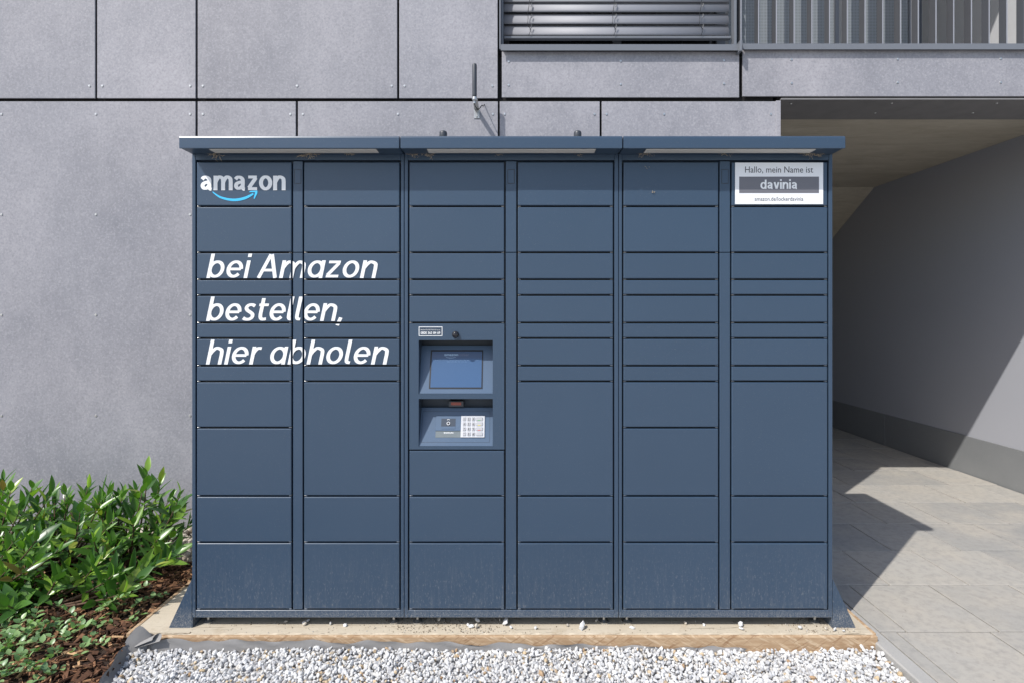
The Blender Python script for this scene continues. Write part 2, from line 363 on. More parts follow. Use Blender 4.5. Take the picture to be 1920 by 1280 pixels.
bm = nb(); box(bm, XR, XR+0.25, FY+0.035, 7.5, -0.1, 6.1); mk('passage_wall', bm, WALL, bld)
bm = nb(); box(bm, XW, XR, 7.3, 7.5, -0.1, 2.975); mk('passage_end_wall', bm, WALL, bld)
bm = nb(); box(bm, XR+0.25, 6.6, FY+0.036, FY+0.5, -0.2, zb+0.3); mk('backing_wall', bm, DARKGAP, bld)
yj = XR * F / (1661 - 960) - D                # joint in the plinth
ph = 0.355
for a, b_ in ((FY+0.04, yj-0.002-2.2), (yj-2.198, yj-0.002), (yj+0.002, 7.3)):
    onebox('wall_plinth', PLINTH, bld, XR-0.012, XR-0.0005, a, b_, -0.09, ZP+ph, bev=0.002)
# beam above the passage, soffit and stair-shaped concrete ceiling
bm = nb(); box(bm, XW+0.01, 6.6, FY+0.036, FY+0.36, zb+0.012, zb+0.30); mk('passage_beam', bm, DARKGAP, bld)
onebox('soffit_board', SOFFIT, bld, XW+0.022, 6.6, FY-0.006, FY+0.37, zb-0.004, zb+0.008, bev=0.0015)
bm = nb(); prismX(bm, [(FY+0.362, 2.975), (3.98, 2.975), (7.28, 1.10), (7.28, 3.19), (FY+0.362, 3.19)], XW+0.0125, XR-0.0005); mk('concrete_ceiling', bm, CONC, bld)
b = nb()
for sx, sy in ((1483, 195), (1672, 194), (1869, 194), (1641, 212), (1824, 212)):
    Yb = (zb-0.004-H)*F/(590-sy) - D; Xb = (sx-960)*(D+Yb)/F
    cyl(b, (Xb, Yb, zb-0.0035), (Xb, Yb, zb-0.008), 0.008, 0.006, 10)
tag(mk('soffit_screws', b, STEEL, bld), kind='stuff')
# loggia on the first floor
bm = nb(); box(bm, -0.085, 6.6, FY+0.362, 3.3, 3.191, 3.22); mk('loggia_floor', bm, CONC, bld)
bm = nb(); box(bm, 1.6, XR, 3.2, 3.4, 3.221, 6.1); mk('loggia_back_wall', bm, LOGGIA, bld)
bm = nb(); box(bm, XR-0.012, XR-0.0006, FY+0.06, 3.199, 3.222, 6.09); mk('loggia_side_lining', bm, LOGGIA, bld)
bm = nb(); box(bm, -6.6, 6.6, FY, 3.4, 6.101, 6.35); mk('roof_slab', bm, CONC, bld)
# window with its sill, and the coping of the loggia parapet
bm = nb(); box(bm, -0.075, 1.50, FY+0.28, FY+0.30, 3.24, 6.0); mk('window_pane', bm, GLASS, bld)
bm = nb()
for a in ((-0.075, -0.02), (0.72, 0.78), (1.46, 1.52)): box(bm, a[0], a[1], FY+0.255, FY+0.279, 3.24, 6.0)
mk('window_frame', bm, GREYMETAL, bld)
bm = nb(); box(bm, -0.085, -0.076, FY+0.01, FY+0.30, 3.24, 6.05); mk('window_reveal', bm, GREYMETAL, bld)
def ledge(x0, x1, y0, y1, out):
    X0, Z1 = P(x0, y0, FY-out); X1, Z0 = P(x1, y1, FY-out)
    bm = nb(); prismX(bm, [(FY-out, Z0), (FY-out, Z1), (FY+0.24, Z1+0.02), (FY+0.24, Z1+0.008), (FY-out+0.004, Z1-0.010), (FY-out+0.004, Z0)], X0, X1)
    return bm, Z0, Z1
bm, *_ = ledge(939, 1391, 83.5, 95, 0.036); mk('window_sill', bm, GREYMETAL, bld)
bm, z0, z1 = ledge(1393, 2560, 82, 93, 0.028); mk('parapet_coping', bm, GREYMETAL, bld)
bm = nb(); box(bm, PX(1387, FY-.06), PX(1392, FY-.06), FY-0.063, FY+0.03, PZ(96, FY-.06), PZ(76, FY-.06), bev=0.002); mk('sill_end_cap', bm, GREYMETAL, bld)
bm = nb(); box(bm, PX(1382, FY), PX(1386.5, FY), FY+0.05, FY+0.10, 3.26, 6.1); mk('corner_post', bm, GREYMETAL, bld)

# external venetian blind in front of the window
BY = FY + 0.10
bx0, bx1 = PX(945, BY), PX(1366, BY)
zr = PZ(72.5, BY)
bl = empty('venetian_blind', ((bx0+bx1)/2, BY, zr-0.02), 'grey metal slat blind lowered over the upper window', 'blind')
bm = nb(); prof = []
for k in range(7):
    t = k/6 - 0.5; prof.append((BY + 0.026*t - 0.010*(1-4*t*t), 0.086*t))
b0 = [(y, z) for y, z in prof] + [(y+0.0012, z+0.0004) for y, z in prof[::-1]]
prismX(bm, b0, bx0, bx1); sl = bpy.data.meshes.new('slat'); bm.to_mesh(sl); bm.free()
sl.polygons.foreach_set('use_smooth', [len(p.vertices) == 4 for p in sl.polygons]); sl.materials.append(SLATM)
for k in range(34):
    o = bpy.data.objects.new('slat', sl); COL.objects.link(o); o.parent = bl
    o.location = Vector((0, 0, zr + 0.045 + (k*0.073 if k else 0) + (0.012 if k else 0.0))) - Vector(bl.location); o.rotation_euler = (R.uniform(-.012, .012), 0, R.uniform(-.0012, .0012))
onebox('bottom_rail', GREYMETAL, bl, bx0, bx1+0.012, BY-0.022, BY+0.016, zr-0.010, zr+0.006, bev=0.003)
for px in (991, 1149, 1311):
    X = PX(px, BY); pts = []
    for k in range(60):
        zz = zr + 0.002 + k*0.04; pts.append((X + 0.006*math.sin(k*1.3) + (0.012*math.sin(k*2.2) if k < 3 else 0), BY-0.030-0.004*math.cos(k*1.1), zz))
    bm = nb(); tube(bm, pts, 0.0022, 5); mk('ladder_cord', bm, BLACK, bl)
    bm = nb()
    for k in range(30): cyl(bm, (X+0.016, BY-0.026, zr+0.055+k*0.073), (X+0.020, BY-0.026, zr+0.080+k*0.073), 0.003, n=6)
    tag(mk('cord_clips', bm, DARKGREY, bl), kind='stuff')
onebox('guide_rail', GREYMETAL, bl, bx0-0.020, bx0-0.003, BY-0.02, BY+0.02, zr-0.06, 6.0, bev=0.002)

# loggia railing and perforated screens
rl = empty('balcony_railing', (2.9, FY+0.07, 3.27), 'grey metal railing of thin upright flat bars above the parapet coping', 'railing')
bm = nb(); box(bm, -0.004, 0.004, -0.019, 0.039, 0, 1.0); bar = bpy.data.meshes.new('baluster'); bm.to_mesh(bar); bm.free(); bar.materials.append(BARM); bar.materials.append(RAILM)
for p in bar.polygons: p.material_index = 1 if p.normal.y < -0.5 else 0  # sunlit look painted in: lighter front edge, darker remaining faces
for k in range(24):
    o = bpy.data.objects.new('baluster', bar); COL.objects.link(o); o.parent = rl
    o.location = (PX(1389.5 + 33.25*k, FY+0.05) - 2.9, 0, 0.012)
onebox('handrail', RAILM, rl, 1.52, 4.27, FY+0.045, FY+0.095, 4.283, 4.30, bev=0.003)
onebox('post', RAILM, rl, PX(1726, FY+.05), PX(1734, FY+.05), FY+0.10, FY+0.14, 3.28, 4.28, bev=0.002)
SY = FY + 0.26
for i, (a, c, lab) in enumerate(((1366, 1564, 'wider perforated grey metal screen behind the railing, next to the blind'), (1579, 1703, 'narrower perforated grey metal screen behind the railing, beside the dark post'))):
    s = empty('perforated_screen', (PX((a+c)/2, SY), SY, 3.25), lab, 'screen')
    onebox('sheet', PERF, s, PX(a, SY), PX(c, SY), SY, SY+0.004, 3.262, 5.9)
    onebox('edge_frame', GREYMETAL, s, PX(c, SY)+0.0005, PX(c, SY)+0.03, SY-0.012, SY+0.02, 3.262, 5.9, bev=0.002)
s = empty('screen_post', (PX(1714, SY), SY+0.03, 3.25), 'dark upright post beside the narrower perforated screen', 'post')
onebox('post_body', DARKGREY, s, PX(1709.5, SY), PX(1725, SY), SY-0.02, SY+0.06, 3.262, 6.09, bev=0.002)

# wall antenna
ax, az = PX(894, FY), PZ(206, FY)
an = empty('wall_antenna', (ax, FY, az), 'black rod antenna on a small steel wall bracket above the locker roof', 'antenna')
onebox('bracket_plate', STEEL, an, ax-0.019, ax+0.019, FY-0.004, FY-0.0005, PZ(223, FY), az, bev=0.001)
bm = nb(); box(bm, ax-0.016, ax+0.016, FY-0.185, FY-0.0045, az-0.004, az, bev=0.001); mk('bracket_arm', bm, STEEL, an)
for zz in (PZ(209.5, FY), PZ(219, FY)):
    bm = nb(); cyl(bm, (ax, FY-0.004, zz), (ax, FY-0.010, zz), 0.0075, 0.006, 8); mk('bolt', bm, STEEL, an)
ry = FY - 0.165
bm = nb(); lathe(bm, [(0.0135, 0.018), (0.0145, 0.03), (0.0145, 0.222), (0.013, 0.229), (0.006, 0.231)], (ax-0.004, ry, az), 16); mk('rod', bm, DARKGREY, an, True)
bm = nb(); lathe(bm, [(0.009, -0.022), (0.009, 0.002), (0.0155, 0.003), (0.0155, 0.018)], (ax-0.004, ry, az), 12); mk('ferrule', bm, STEEL, an)
cp = [Vector((ax-0.004, ry, az-0.02)), Vector((ax+0.004, ry, az-0.045)), Vector((ax+0.022, ry+0.02, az-0.05)), Vector((ax+0.04, ry+0.05, az-0.015)), Vector((ax+0.046, ry+0.09, az-0.005)), Vector((ax+0.05, FY-0.02, az+0.02)), Vector((ax+0.05, FY+0.02, az+0.052))]
def smooth_path(p, n=6):
    out = []
    for i in range(len(p)-1):
        a, b, c, d = p[max(i-1, 0)], p[i], p[i+1], p[min(i+2, len(p)-1)]
        for k in range(n):
            t = k/n; out.append(0.5*((2*b) + (c-a)*t + (2*a-5*b+4*c-d)*t*t + (3*b-a-3*c+d)*t**3))
    return out + [p[-1]]
bm = nb(); tube(bm, smooth_path(cp), 0.003, 6); mk('cable', bm, BLACK, an, True)

# ------------------------------------------------------------------ base slab of the locker
pad = empty('base_slab', (0, 0, -0.08), 'cream dusty base slab under the parcel locker with raw board edging', 'base')
bm = nb(); xs_ = [-1.755 + 3.415*k/130 for k in range(131)]; top = []; fr = []; bot = []
for k, X in enumerate(xs_):
    ch = 0.006*max(0, math.sin(k*1.7)*math.sin(k*.37+1)) + R.uniform(0, .002); top.append(bm.verts.new((X, -0.048 + ch, 0.0))); fr.append(bm.verts.new((X, -0.048, -0.004-ch*.6))); bot.append(bm.verts.new((X, -0.048, -0.085)))
bk = [bm.verts.new((X, 0.74, 0.0)) for X in xs_]
for k in range(130):
    for a, b in ((bot, fr), (fr, top), (top, bk)): bm.faces.new((a[k], a[k+1], b[k+1], b[k]))
mk('slab_body', bm, BASE, pad)
onebox('front_board', WOOD, pad, -1.70, 1.672, -0.066, -0.0485, -0.085, -0.004, bev=0.002)
onebox('side_board', WOOD, pad, -1.775, -1.7555, -0.05, 0.74, -0.085, 0.003, bev=0.002)
onebox('side_board', WOOD, pad, 1.6605, 1.676, -0.048, 0.74, -0.085, 0.002, bev=0.002)

# ------------------------------------------------------------------ parcel locker
lk = empty('parcel_locker', (0, 0.32, 0), 'wide slate blue parcel locker bank with three roof sections and touch terminal', 'parcel locker')
LB, LT, LD = PZ(1157), PZ(289.3), 0.65
MOD = [(360, 757.4), (758.4, 1159.4), (1160.4, 1561)]
COLX = [(369, 546.5), (570, 749), (767.5, 945.5), (971, 1149.5), (1169, 1347), (1372, 1551.5)]
YS = [303, 387.2, 473.7, 524.2, 553.7, 605.3, 634.2, 685.2, 714.5, 801.3, 929.4, 1016.2, 1142]
rows_a = list(range(12)); 
def rows_for(c):
    r = [(YS[i], YS[i+1]) for i in range(8)]
    if c == 2: return [(YS[i], YS[i+1]) for i in range(5)] + [('T', YS[5], 843)] + [(843, YS[10]), (YS[10], YS[11]), (YS[11], YS[12])]
    r += [(YS[8], YS[9]), (YS[9], YS[10])] if c in (0, 4) else [(YS[8], YS[10])]
    return r + [(YS[10], YS[11]), (YS[11], YS[12])]
GAP = 1.5                                    # half joint between doors, photo pixels
rects = []                                   # (x0, x1, z0, z1, object): faces that can carry lettering
for m, (a, c) in enumerate(MOD):
    X0, X1 = PX(a), PX(c); dl, dr = COLX[2*m], COLX[2*m+1]
    bm = nb()
    box(bm, X0, PX(dl[0]-2.6), 0, 0.03, LB, LT, bev=0.0015); box(bm, PX(dr[1]+2.6), X1, 0, 0.03, LB, LT, bev=0.0015)
    box(bm, PX(dl[0]-2.6)+.0002, PX(dr[1]+2.6)-.0002, 0.0004, 0.03, PZ(300.5), LT, bev=0.0015); box(bm, PX(dl[0]-2.6)+.0002, PX(dr[1]+2.6)-.0002, 0.0004, 0.03, LB, PZ(1143.3), bev=0.0015)
    mk('module_frame', bm, BLUE, lk)
    bm = nb()
    xs = (X0, PX(dl[0]-2.6), PX(dr[1]+2.6), X1)
    box(bm, X0+0.001, X1-0.001, 0.0305, LD, LB+0.001, LT-0.001)
    if m == 1:                               # the terminal needs a hole: cut the carcass front there
        bm.free(); bm = nb()
        tx0, tx1, tz0, tz1 = PX(772), PX(941), PZ(840), PZ(610)
        box(bm, X0+0.001, tx0, 0.0305, LD, LB+0.001, LT-0.001); box(bm, tx1, X1-0.001, 0.0305, LD, LB+0.001, LT-0.001)
        box(bm, tx0, tx1, 0.0305, LD, LB+0.001, tz0); box(bm, tx0, tx1, 0.0305, LD, tz1, LT-0.001); box(bm, tx0, tx1, 0.25, LD, tz0, tz1)
    mk('carcass', bm, BLUE, lk)
    if m != 1: onebox('gap_shade_sheet', BLACK, lk, PX(dl[0]-2), PX(dr[1]+2), 0.0290, 0.0304, PZ(1142.5), PZ(302))  # added black sheet, paints in the shade seen between the doors
    else:
        bm = nb()
        for q in ((dl[0]-2, 769, 302, 1142.5), (944, dr[1]+2, 302, 1142.5), (769, 944, 302, 607), (769, 944, 841, 1142.5)): box(bm, PX(q[0]), PX(q[1]), 0.0290, 0.0304, PZ(q[3]), PZ(q[2]))
        mk('gap_shade_sheet', bm, BLACK, lk)  # same added black sheet for gap shade, left open at the terminal
    # centre post, two lengths, with a small lock hatch
    pa, pb = PX(dl[1]+2.8), PX(dr[0]-2.8)
    for z0, z1 in ((PZ(473), PZ(302.5)), (PZ(1141.5), PZ(474.2))):
        o = onebox('centre_post', BLUE, lk, pa, pb, 0.001, 0.028, z0, z1, bev=0.0015); rects.append((pa, pb, z0, z1, o))
        if z1 > PZ(310):
            hc = PX((dl[1]+dr[0])/2)
            bm = nb(); box(bm, hc-0.0145, hc+0.0145, 0.0, 0.0022, PZ(344), PZ(318.5), bev=0.0008); h = mk('lock_hatch', bm, BLUE, o)
            bm = nb(); box(bm, hc-0.0165, hc+0.0165, 0.0006, 0.0015, PZ(344.8), PZ(317.7)); mk('hatch_gap', bm, BLACK, o)
    for ci in (2*m, 2*m+1):
        cx0, cx1 = COLX[ci]
        for rr in rows_for(ci):
            if rr[0] == 'T': continue
            z1, z0 = PZ(rr[0]+GAP), PZ(rr[1]-GAP)
            bm = nb(); box(bm, PX(cx0), PX(cx1), -0.0008, 0.026, z0, z1, bev=0.0042, seg=3)
            bmesh.ops.transform(bm, matrix=Matrix.Translation((PX((cx0+cx1)/2), 0, (z0+z1)/2)) @ Matrix.Rotation(R.gauss(0, .0011), 4, 'Z') @ Matrix.Rotation(R.gauss(0, .0012), 4, 'X') @ Matrix.Translation((-PX((cx0+cx1)/2), R.gauss(0, .0004), -(z0+z1)/2)), verts=bm.verts[:])
            o = mk('door', bm, BLUE, lk, False); rects.append((PX(cx0)+.003, PX(cx1)-.003, z0+.002, z1-.002, o))
            for hx in (cx0+3, cx1-3):         # hinge pin stubs in the joint
                bm = nb(); cyl(bm, (PX(hx)-0.006, 0.006, z0-0.0026), (PX(hx)+0.006, 0.006, z0-0.0026), 0.0022, n=6); mk('hinge_pin', bm, STEEL, o)
    # levelling feet
    for fx in ((391, 738.5), (783, 1132), (1175, 1527))[m]:
        X = PX(fx, 0.05)
        bm = nb(); lathe(bm, [(0.024, 0.0), (0.024, 0.006), (0.012, 0.012), (0.007, 0.014), (0.007, LB)], (X, 0.05, 0.0), 16); mk('levelling_foot', bm, STEEL, lk)
        bm = nb(); lathe(bm, [(0.024, 0.0), (0.024, 0.006), (0.007, 0.014), (0.007, LB)], (X, LD-0.08, 0.0), 12); mk('levelling_foot', bm, STEEL, lk)
    # roof section with its lamp
    cz0, cz1 = 2.2165, 2.271
    a0 = X0 if m else PX(359.5); a1 = X1 if m < 2 else PX(1561.5)
    bm = nb(); prismX(bm, [(-0.102, cz0+0.001), (-0.102, cz1-0.010), (-0.099, cz1-0.003), (-0.092, cz1), (LD+0.005, cz1+0.018), (LD+0.005, cz0), (-0.094, cz0), (-0.0985, cz0-0.0035), (-0.1015, cz0-0.003)], a0+0.0012, a1-0.0012)
    bmesh.ops.bevel(bm, geom=[e for e in bm.edges if abs(e.verts[0].co.x-e.verts[1].co.x) < 1e-5 and e.verts[0].co.z > 2.2 and min(v.co.y for v in e.verts) < 0.3], offset=0.002, segments=2, affect='EDGES')
    cn = mk('roof_section', bm, BLUE, lk)
    la, lb_ = ((394, 706), (801, 1117), (1211, 1528))[m]
    bm = nb(); box(bm, PX(la, -.075), PX(lb_, -.075), -0.084, -0.030, cz0-0.004, cz0-0.0002, bev=0.001); mk('lamp_panel', bm, DIFF, cn)
for s in (-1, 1):                            # stabiliser wedges on both flanks
    e = PX(359.6) if s < 0 else PX(1561.4); bm = nb()
    prism(bm, [(e, PZ(1085)), (e, 0.0), (e + s*0.107, 0.0), (e + s*0.100, 0.016)], -0.001, 0.30); mk('side_wedge', bm, BLUE, lk)
    bm = nb(); box(bm, e - s*0.0005, e - s*0.004, 0.0, 0.30, 0.0, LB-0.001); mk('wedge_plate', bm, BLUE, lk)
for px in (831, 1083):
    bm = nb(); lathe(bm, [(0.0185, 0.0), (0.0185, 0.060), (0.0165, 0.066), (0.012, 0.069), (0.004, 0.070)], (PX(px, 0.05), 0.05, 2.272), 18); mk('roof_stub_antenna', bm, DARKGREY, lk, True)

# ---- lettering drawn with a pen of even width
def arc(cx, cy, rx, ry, a0, a1, n=18):
    return [(cx + rx*math.cos(math.radians(a0+(a1-a0)*k/n)), cy + ry*math.sin(math.radians(a0+(a1-a0)*k/n))) for k in range(n+1)]
def sp(pts): return [(v.x, v.y) for v in smooth_path([Vector((x, y, 0)) for x, y in pts], 6)]
def arch(x0, x1, wd=0.0): return [(x0, .52)] + sp([(x0, .52), (x0+.10*(x1-x0)/.5, .74), (x0+.5*(x1-x0), .90), (x1-.05, .80), (x1, .58), (x1, .45)])[1:] + [(x1, 0)]
BO = arc(.45, .5, .345, .405, 0, 360, 32)
G = {'o': (0.90, [BO]), 'b': (0.90, [[(.11, 0), (.11, 1.36)], BO]), 'd': (0.90, [[(.79, 0), (.79, 1.36)], BO]), 'a': (0.90, [[(.79, 0), (.79, .985)], BO]),
     'e': (0.88, [[(.10, .50), (.78, .50)], arc(.44, .5, .345, .405, 0, 320, 30)]), 'i': (0.22, [[(.11, 0), (.11, .98)], [(.11, 1.17), (.11, 1.40)]]),
     'l': (0.34, [sp([(.11, 1.36), (.11, .8), (.11, .30), (.17, .13), (.33, .10)])]), 'n': (0.86, [[(.11, 0), (.11, .985)], arch(.11, .75)]),
     'h': (0.86, [[(.11, 0), (.11, 1.36)], arch(.11, .75)]), 'm': (1.36, [[(.11, 0), (.11, .985)], arch(.11, .68), arch(.68, 1.25)]),
     'r': (0.52, [[(.11, 0), (.11, .985)], sp([(.11, .55), (.19, .75), (.33, .885), (.52, .885)])]),
     's': (0.68, [sp([(.60, .83), (.42, .905), (.22, .87), (.13, .73), (.22, .59), (.42, .47), (.55, .36), (.55, .20), (.41, .10), (.20, .10), (.05, .17)])]),
     't': (0.58, [sp([(.20, 1.27), (.20, .8), (.20, .32), (.27, .14), (.40, .095), (.56, .12)]), [(.02, .895), (.56, .895)]]),
     'z': (0.76, [[(.06, .895), (.70, .895)], [(.63, .84), (.11, .16)], [(.04, .105), (.72, .105)]]),
     'A': (1.06, [[(.07, 0), (.50, 1.32)], [(.98, 0), (.55, 1.32)], [(.25, .44), (.80, .44)]]), ',': (0.26, [[(.17, .19), (.05, -.24)]]),
     'v': (0.80, [[(.09, .985), (.38, .03)], [(.71, .985), (.42, .03)]]), ' ': (0.28, [])}
GB = dict(G)                                  # upright heavy variant with a two-storey a
GB['a'] = (0.84, [sp([(.10, .74), (.24, .87), (.45, .87), (.62, .74), (.64, .5), (.64, .2), (.70, .09), (.80, .06)]), sp([(.64, .56), (.40, .53), (.19, .43), (.14, .27), (.25, .14), (.44, .15), (.64, .31)])])
def pen_text(txt, glyphs, wd, x0, x1, zbase, xh, shear=0.0, gap=0.13, y=-0.0022):
    bm = nb(); adv = 0.0; strokes = []
    for ch in txt:
        wch, ss = glyphs[ch]
        for s in ss: strokes.append([(px + adv, py) for px, py in s])
        adv += wch + gap
    adv -= gap; sx = (x1 - x0 - shear*xh*1.0) / adv
    for si, s in enumerate(strokes):
        pts = [Vector((a*sx, b*xh)) for a, b in s]
        closed = (pts[0]-pts[-1]).length < 1e-6
        hw = wd*xh/2; L = []; Rr = []
        for i, p in enumerate(pts):
            if closed: t = pts[(i+1) % (len(pts)-1)] - pts[(i-1) % (len(pts)-1)]
            else: t = pts[min(i+1, len(pts)-1)] - pts[max(i-1, 0)]
            t.normalize(); nrm = Vector((-t.y, t.x)); hh_ = hw*(0.74 + 0.30*abs(t.y)); L.append(p + nrm*hh_); Rr.append(p - nrm*hh_)
        yy = y - 0.00004*(si % 7)
        def V(q): return bm.verts.new((x0 + q.x + shear*q.y, yy, zbase + q.y))
        lv = [V(q) for q in L]; rv = [V(q) for q in Rr]
        for i in range(len(pts)-1): bm.faces.new((lv[i], lv[i+1], rv[i+1], rv[i]))
    return bm
def clipped(bm, x0, x1, z0, z1):
    b = bm.copy()
    for co, no in (((x0, 0, 0), (-1, 0, 0)), ((x1, 0, 0), (1, 0, 0)), ((0, 0, z0), (0, 0, -1)), ((0, 0, z1), (0, 0, 1))):
        bmesh.ops.bisect_plane(b, geom=b.verts[:]+b.edges[:]+b.faces[:], plane_co=co, plane_no=no, clear_outer=True)
    return b
for txt, xa, xb, base, in (('bei Amazon', 387, 711, 521.7), ('bestellen,', 386.5, 648, 602), ('hier abholen', 386, 732, 682.3)):
    t = pen_text(txt, G, 0.197, PX(xa), PX(xb), PZ(base), 33.5/400, shear=0.21)
    for r in rects:
        b = clipped(t, *r[:4])
        if len(b.faces): mk('lettering', b, WHITE, r[4])
        else: b.free()
    t.free()
logo_door = [r for r in rects if abs(r[0]-PX(369)) < .01 and r[3] > PZ(310)][0][4]
mk('brand_lettering', pen_text('amazon', GB, 0.26, PX(377), PX(535), PZ(357.3), 27.5/400, gap=0.15), WHITE, logo_door)
bm = nb()                                     # the smile with its arrow head
up = sp([Vector(p).to_tuple() for p in ((399, 359.5), (415, 369), (438, 373.2), (458, 370), (475, 362.5))]); lo = sp([(399.5, 362), (414, 372.5), (438, 377.8), (460, 374.5), (476, 365.5)])
U = [bm.verts.new((PX(x), -0.0024, PZ(y))) for x, y in up]; Lw = [bm.verts.new((PX(x), -0.0024, PZ(y))) for x, y in lo]
for i in range(len(U)-1): bm.faces.new((U[i], U[i+1], Lw[i+1], Lw[i]))
for q in ([(467, 361), (470, 358.6), (483, 358), (479, 361.2)], [(483, 358), (483, 363), (477.5, 374), (476, 372.5), (479, 361.2)]):
    bm.faces.new([bm.verts.new((PX(x), -0.0025, PZ(y))) for x, y in q])
mk('smile_arrow', bm, CYAN, logo_door)

def font_bm(s, size, x, z, y, squeeze=1.0, off=0.0, align='LEFT', M=None):
    c = bpy.data.curves.new('txt', 'FONT'); c.body = s; c.size = size; c.offset = off; c.align_x = align; c.resolution_u = 3
    o = bpy.data.objects.new('txt', c); COL.objects.link(o); bpy.context.view_layer.update()
    me = bpy.data.meshes.new_from_object(o.evaluated_get(bpy.context.evaluated_depsgraph_get())); bpy.data.objects.remove(o); bpy.data.curves.remove(c)
    bm = nb(); bm.from_mesh(me); bpy.data.meshes.remove(me)
    T = Matrix(((squeeze, 0, 0, x), (0, 0, -1, y), (0, 1, 0, z), (0, 0, 0, 1)))
    bmesh.ops.transform(bm, matrix=(M @ Matrix(((squeeze, 0, 0, x), (0, 1, 0, z), (0, 0, 1, y), (0, 0, 0, 1)))) if M is not None else T, verts=bm.verts[:]); return bm
def fit_font(s, x0, x1, zb_, h, y, off=0.0):
    b = font_bm(s, 1.0, 0, 0, 0, 1.0, 0.0); w_ = max(v.co.x for v in b.verts) - min(v.co.x for v in b.verts); m_ = min(v.co.x for v in b.verts); b.free()
    q = (x1-x0)/w_/h; return font_bm(s, h, x0 - m_*q*h, zb_, y, q, off)
# name plate
name_door = [r for r in rects if abs(r[0]-PX(1372)-.003) < .01 and r[3] > PZ(310)][0][4]
onebox('name_plate', PLATE, name_door, PX(1378), PX(1543), -0.0026, -0.0009, PZ(383.5), PZ(305.5), bev=0.0005)
onebox('name_field', SIGNGREY, name_door, PX(1385.5), PX(1535), -0.0030, -0.0027, PZ(362.8), PZ(332))
mk('plate_text', fit_font('Hallo, mein Name ist', PX(1396.5), PX(1524), PZ(324.5), 0.0420, -0.0032), INK, name_door)
mk('plate_text', pen_text('davinia', GB, 0.25, PX(1425.5), PX(1494), PZ(355), 12.8/400, gap=0.17, y=-0.0034), WHITE, name_door)
mk('plate_text', fit_font('amazon.de/lockerdavinia', PX(1414.5), PX(1505.5), PZ(377.3), 0.0265, -0.0032), INK, name_door)

# ---- terminal: panel with two recesses
xs = [PX(v) for v in (767.5, 785, 924, 945.5)]; zs = [PZ(v) for v in (841.7, 836, 747, 737.5, 637.5, 606.6)]
bm = nb(); gv = {}
def gvv(i, j, y):
    if (i, j, y) not in gv: gv[(i, j, y)] = bm.verts.new((xs[i], y, zs[j]))
    return gv[(i, j, y)]
solid = {(i, j) for i in range(3) for j in range(5)} - {(1, 1), (1, 3)}
for i, j in solid:
    bm.faces.new((gvv(i, j, -.0008), gvv(i+1, j, -.0008), gvv(i+1, j+1, -.0008), gvv(i, j+1, -.0008)))
    for (di, dj, a, b_) in ((-1, 0, (0, 0), (0, 1)), (1, 0, (1, 0), (1, 1)), (0, -1, (0, 0), (1, 0)), (0, 1, (0, 1), (1, 1))):
        if (i+di, j+dj) not in solid:
            bm.faces.new((gvv(i+a[0], j+a[1], -.0008), gvv(i+b_[0], j+b_[1], -.0008), gvv(i+b_[0], j+b_[1], .022), gvv(i+a[0], j+a[1], .022)))
bmesh.ops.recalc_face_normals(bm, faces=bm.faces[:])
term = mk('terminal_panel', bm, BLUE, lk)
def recess(yt, yb, deep, ytop):               # dark box behind an opening, plus a sloping plate; returns the plate's frame
    x0, x1, zt, zb_ = xs[1], xs[2], PZ(yt), PZ(yb)
    bm = nb(); q = [(x0, .0222, zb_), (x1, .0222, zb_), (x1, .0222, zt), (x0, .0222, zt)]; k = [(a, deep+.03, c) for a, _, c in q]
    va = [bm.verts.new(p) for p in q]; vb = [bm.verts.new(p) for p in k]
    bm.faces.new(vb)
    for i in range(4): bm.faces.new((va[i], va[(i+1) % 4], vb[(i+1) % 4], vb[i]))
    bmesh.ops.recalc_face_normals(bm, faces=bm.faces[:]); bmesh.ops.reverse_faces(bm, faces=bm.faces[:])
    mk('recess', bm, BLUE_IN, term)
    A = Vector((0, deep, PZ(ytop, deep))); B = Vector((0, 0.003, zb_ + 0.0008))
    v = (A - B).normalized(); n = Vector((1, 0, 0)).cross(v); L = (A-B).length
    M = Matrix(((1, v.x, n.x, 0), (0, v.y, n.y, B.y), (0, v.z, n.z, B.z), (0, 0, 0, 1)))
    onebox('sloping_plate', SLOPE, term, x0+.0006, x1-.0006, 0, L, -0.006, 0, M=M)
    def uv(px, py):                           # photo pixel on the sloping plate -> plate coordinates
        o = Vector((0, -D, H)); d = Vector(((px-CX)/F, 1, (CY-py)/F)); t = (B - o).dot(n) / d.dot(n); p = o + d*t
        return p.x, (p - B).dot(v)
    return M, uv
M1, uv1 = recess(637.5, 737.5, 0.085, 647.5)
def plate(name, mat, uv, M, px0, px1, py0, py1, h0, h1, parent, bev=0.0):
    x0, v1 = uv(px0, py0); x1, v0 = uv(px1, py1); return onebox(name, mat, parent, x0, x1, v0, v1, h0, h1, bev=bev, M=M)
bez = plate('screen_bezel', BLACK, uv1, M1, 808, 904.5, 656, 728, 0.0002, 0.0022, lk)
scr = plate('touch_screen', SCREEN, uv1, M1, 810.5, 902.5, 658.8, 725.8, 0.0024, 0.0030, lk)
plate('screen_header', SCREENBAR, uv1, M1, 810.9, 902.1, 659.2, 671.5, 0.0031, 0.0033, scr)
def txt_on(uv, M, s, px0, px1, pyb, size, mat, parent, h=0.0036, off=0.0):
    x0, v0 = uv(px0, pyb); x1, _ = uv(px1, pyb)
    b = font_bm(s, 1.0, 0, 0, 0); w_ = max(a.co.x for a in b.verts); b.free()
    return mk('screen_text', font_bm(s, size, x0, v0, h, (x1-x0)/(w_*size), off, M=M), mat, parent)
txt_on(uv1, M1, 'amazon', 833, 859, 666.8, 0.019, SCREENTXT, scr, off=0.0004)
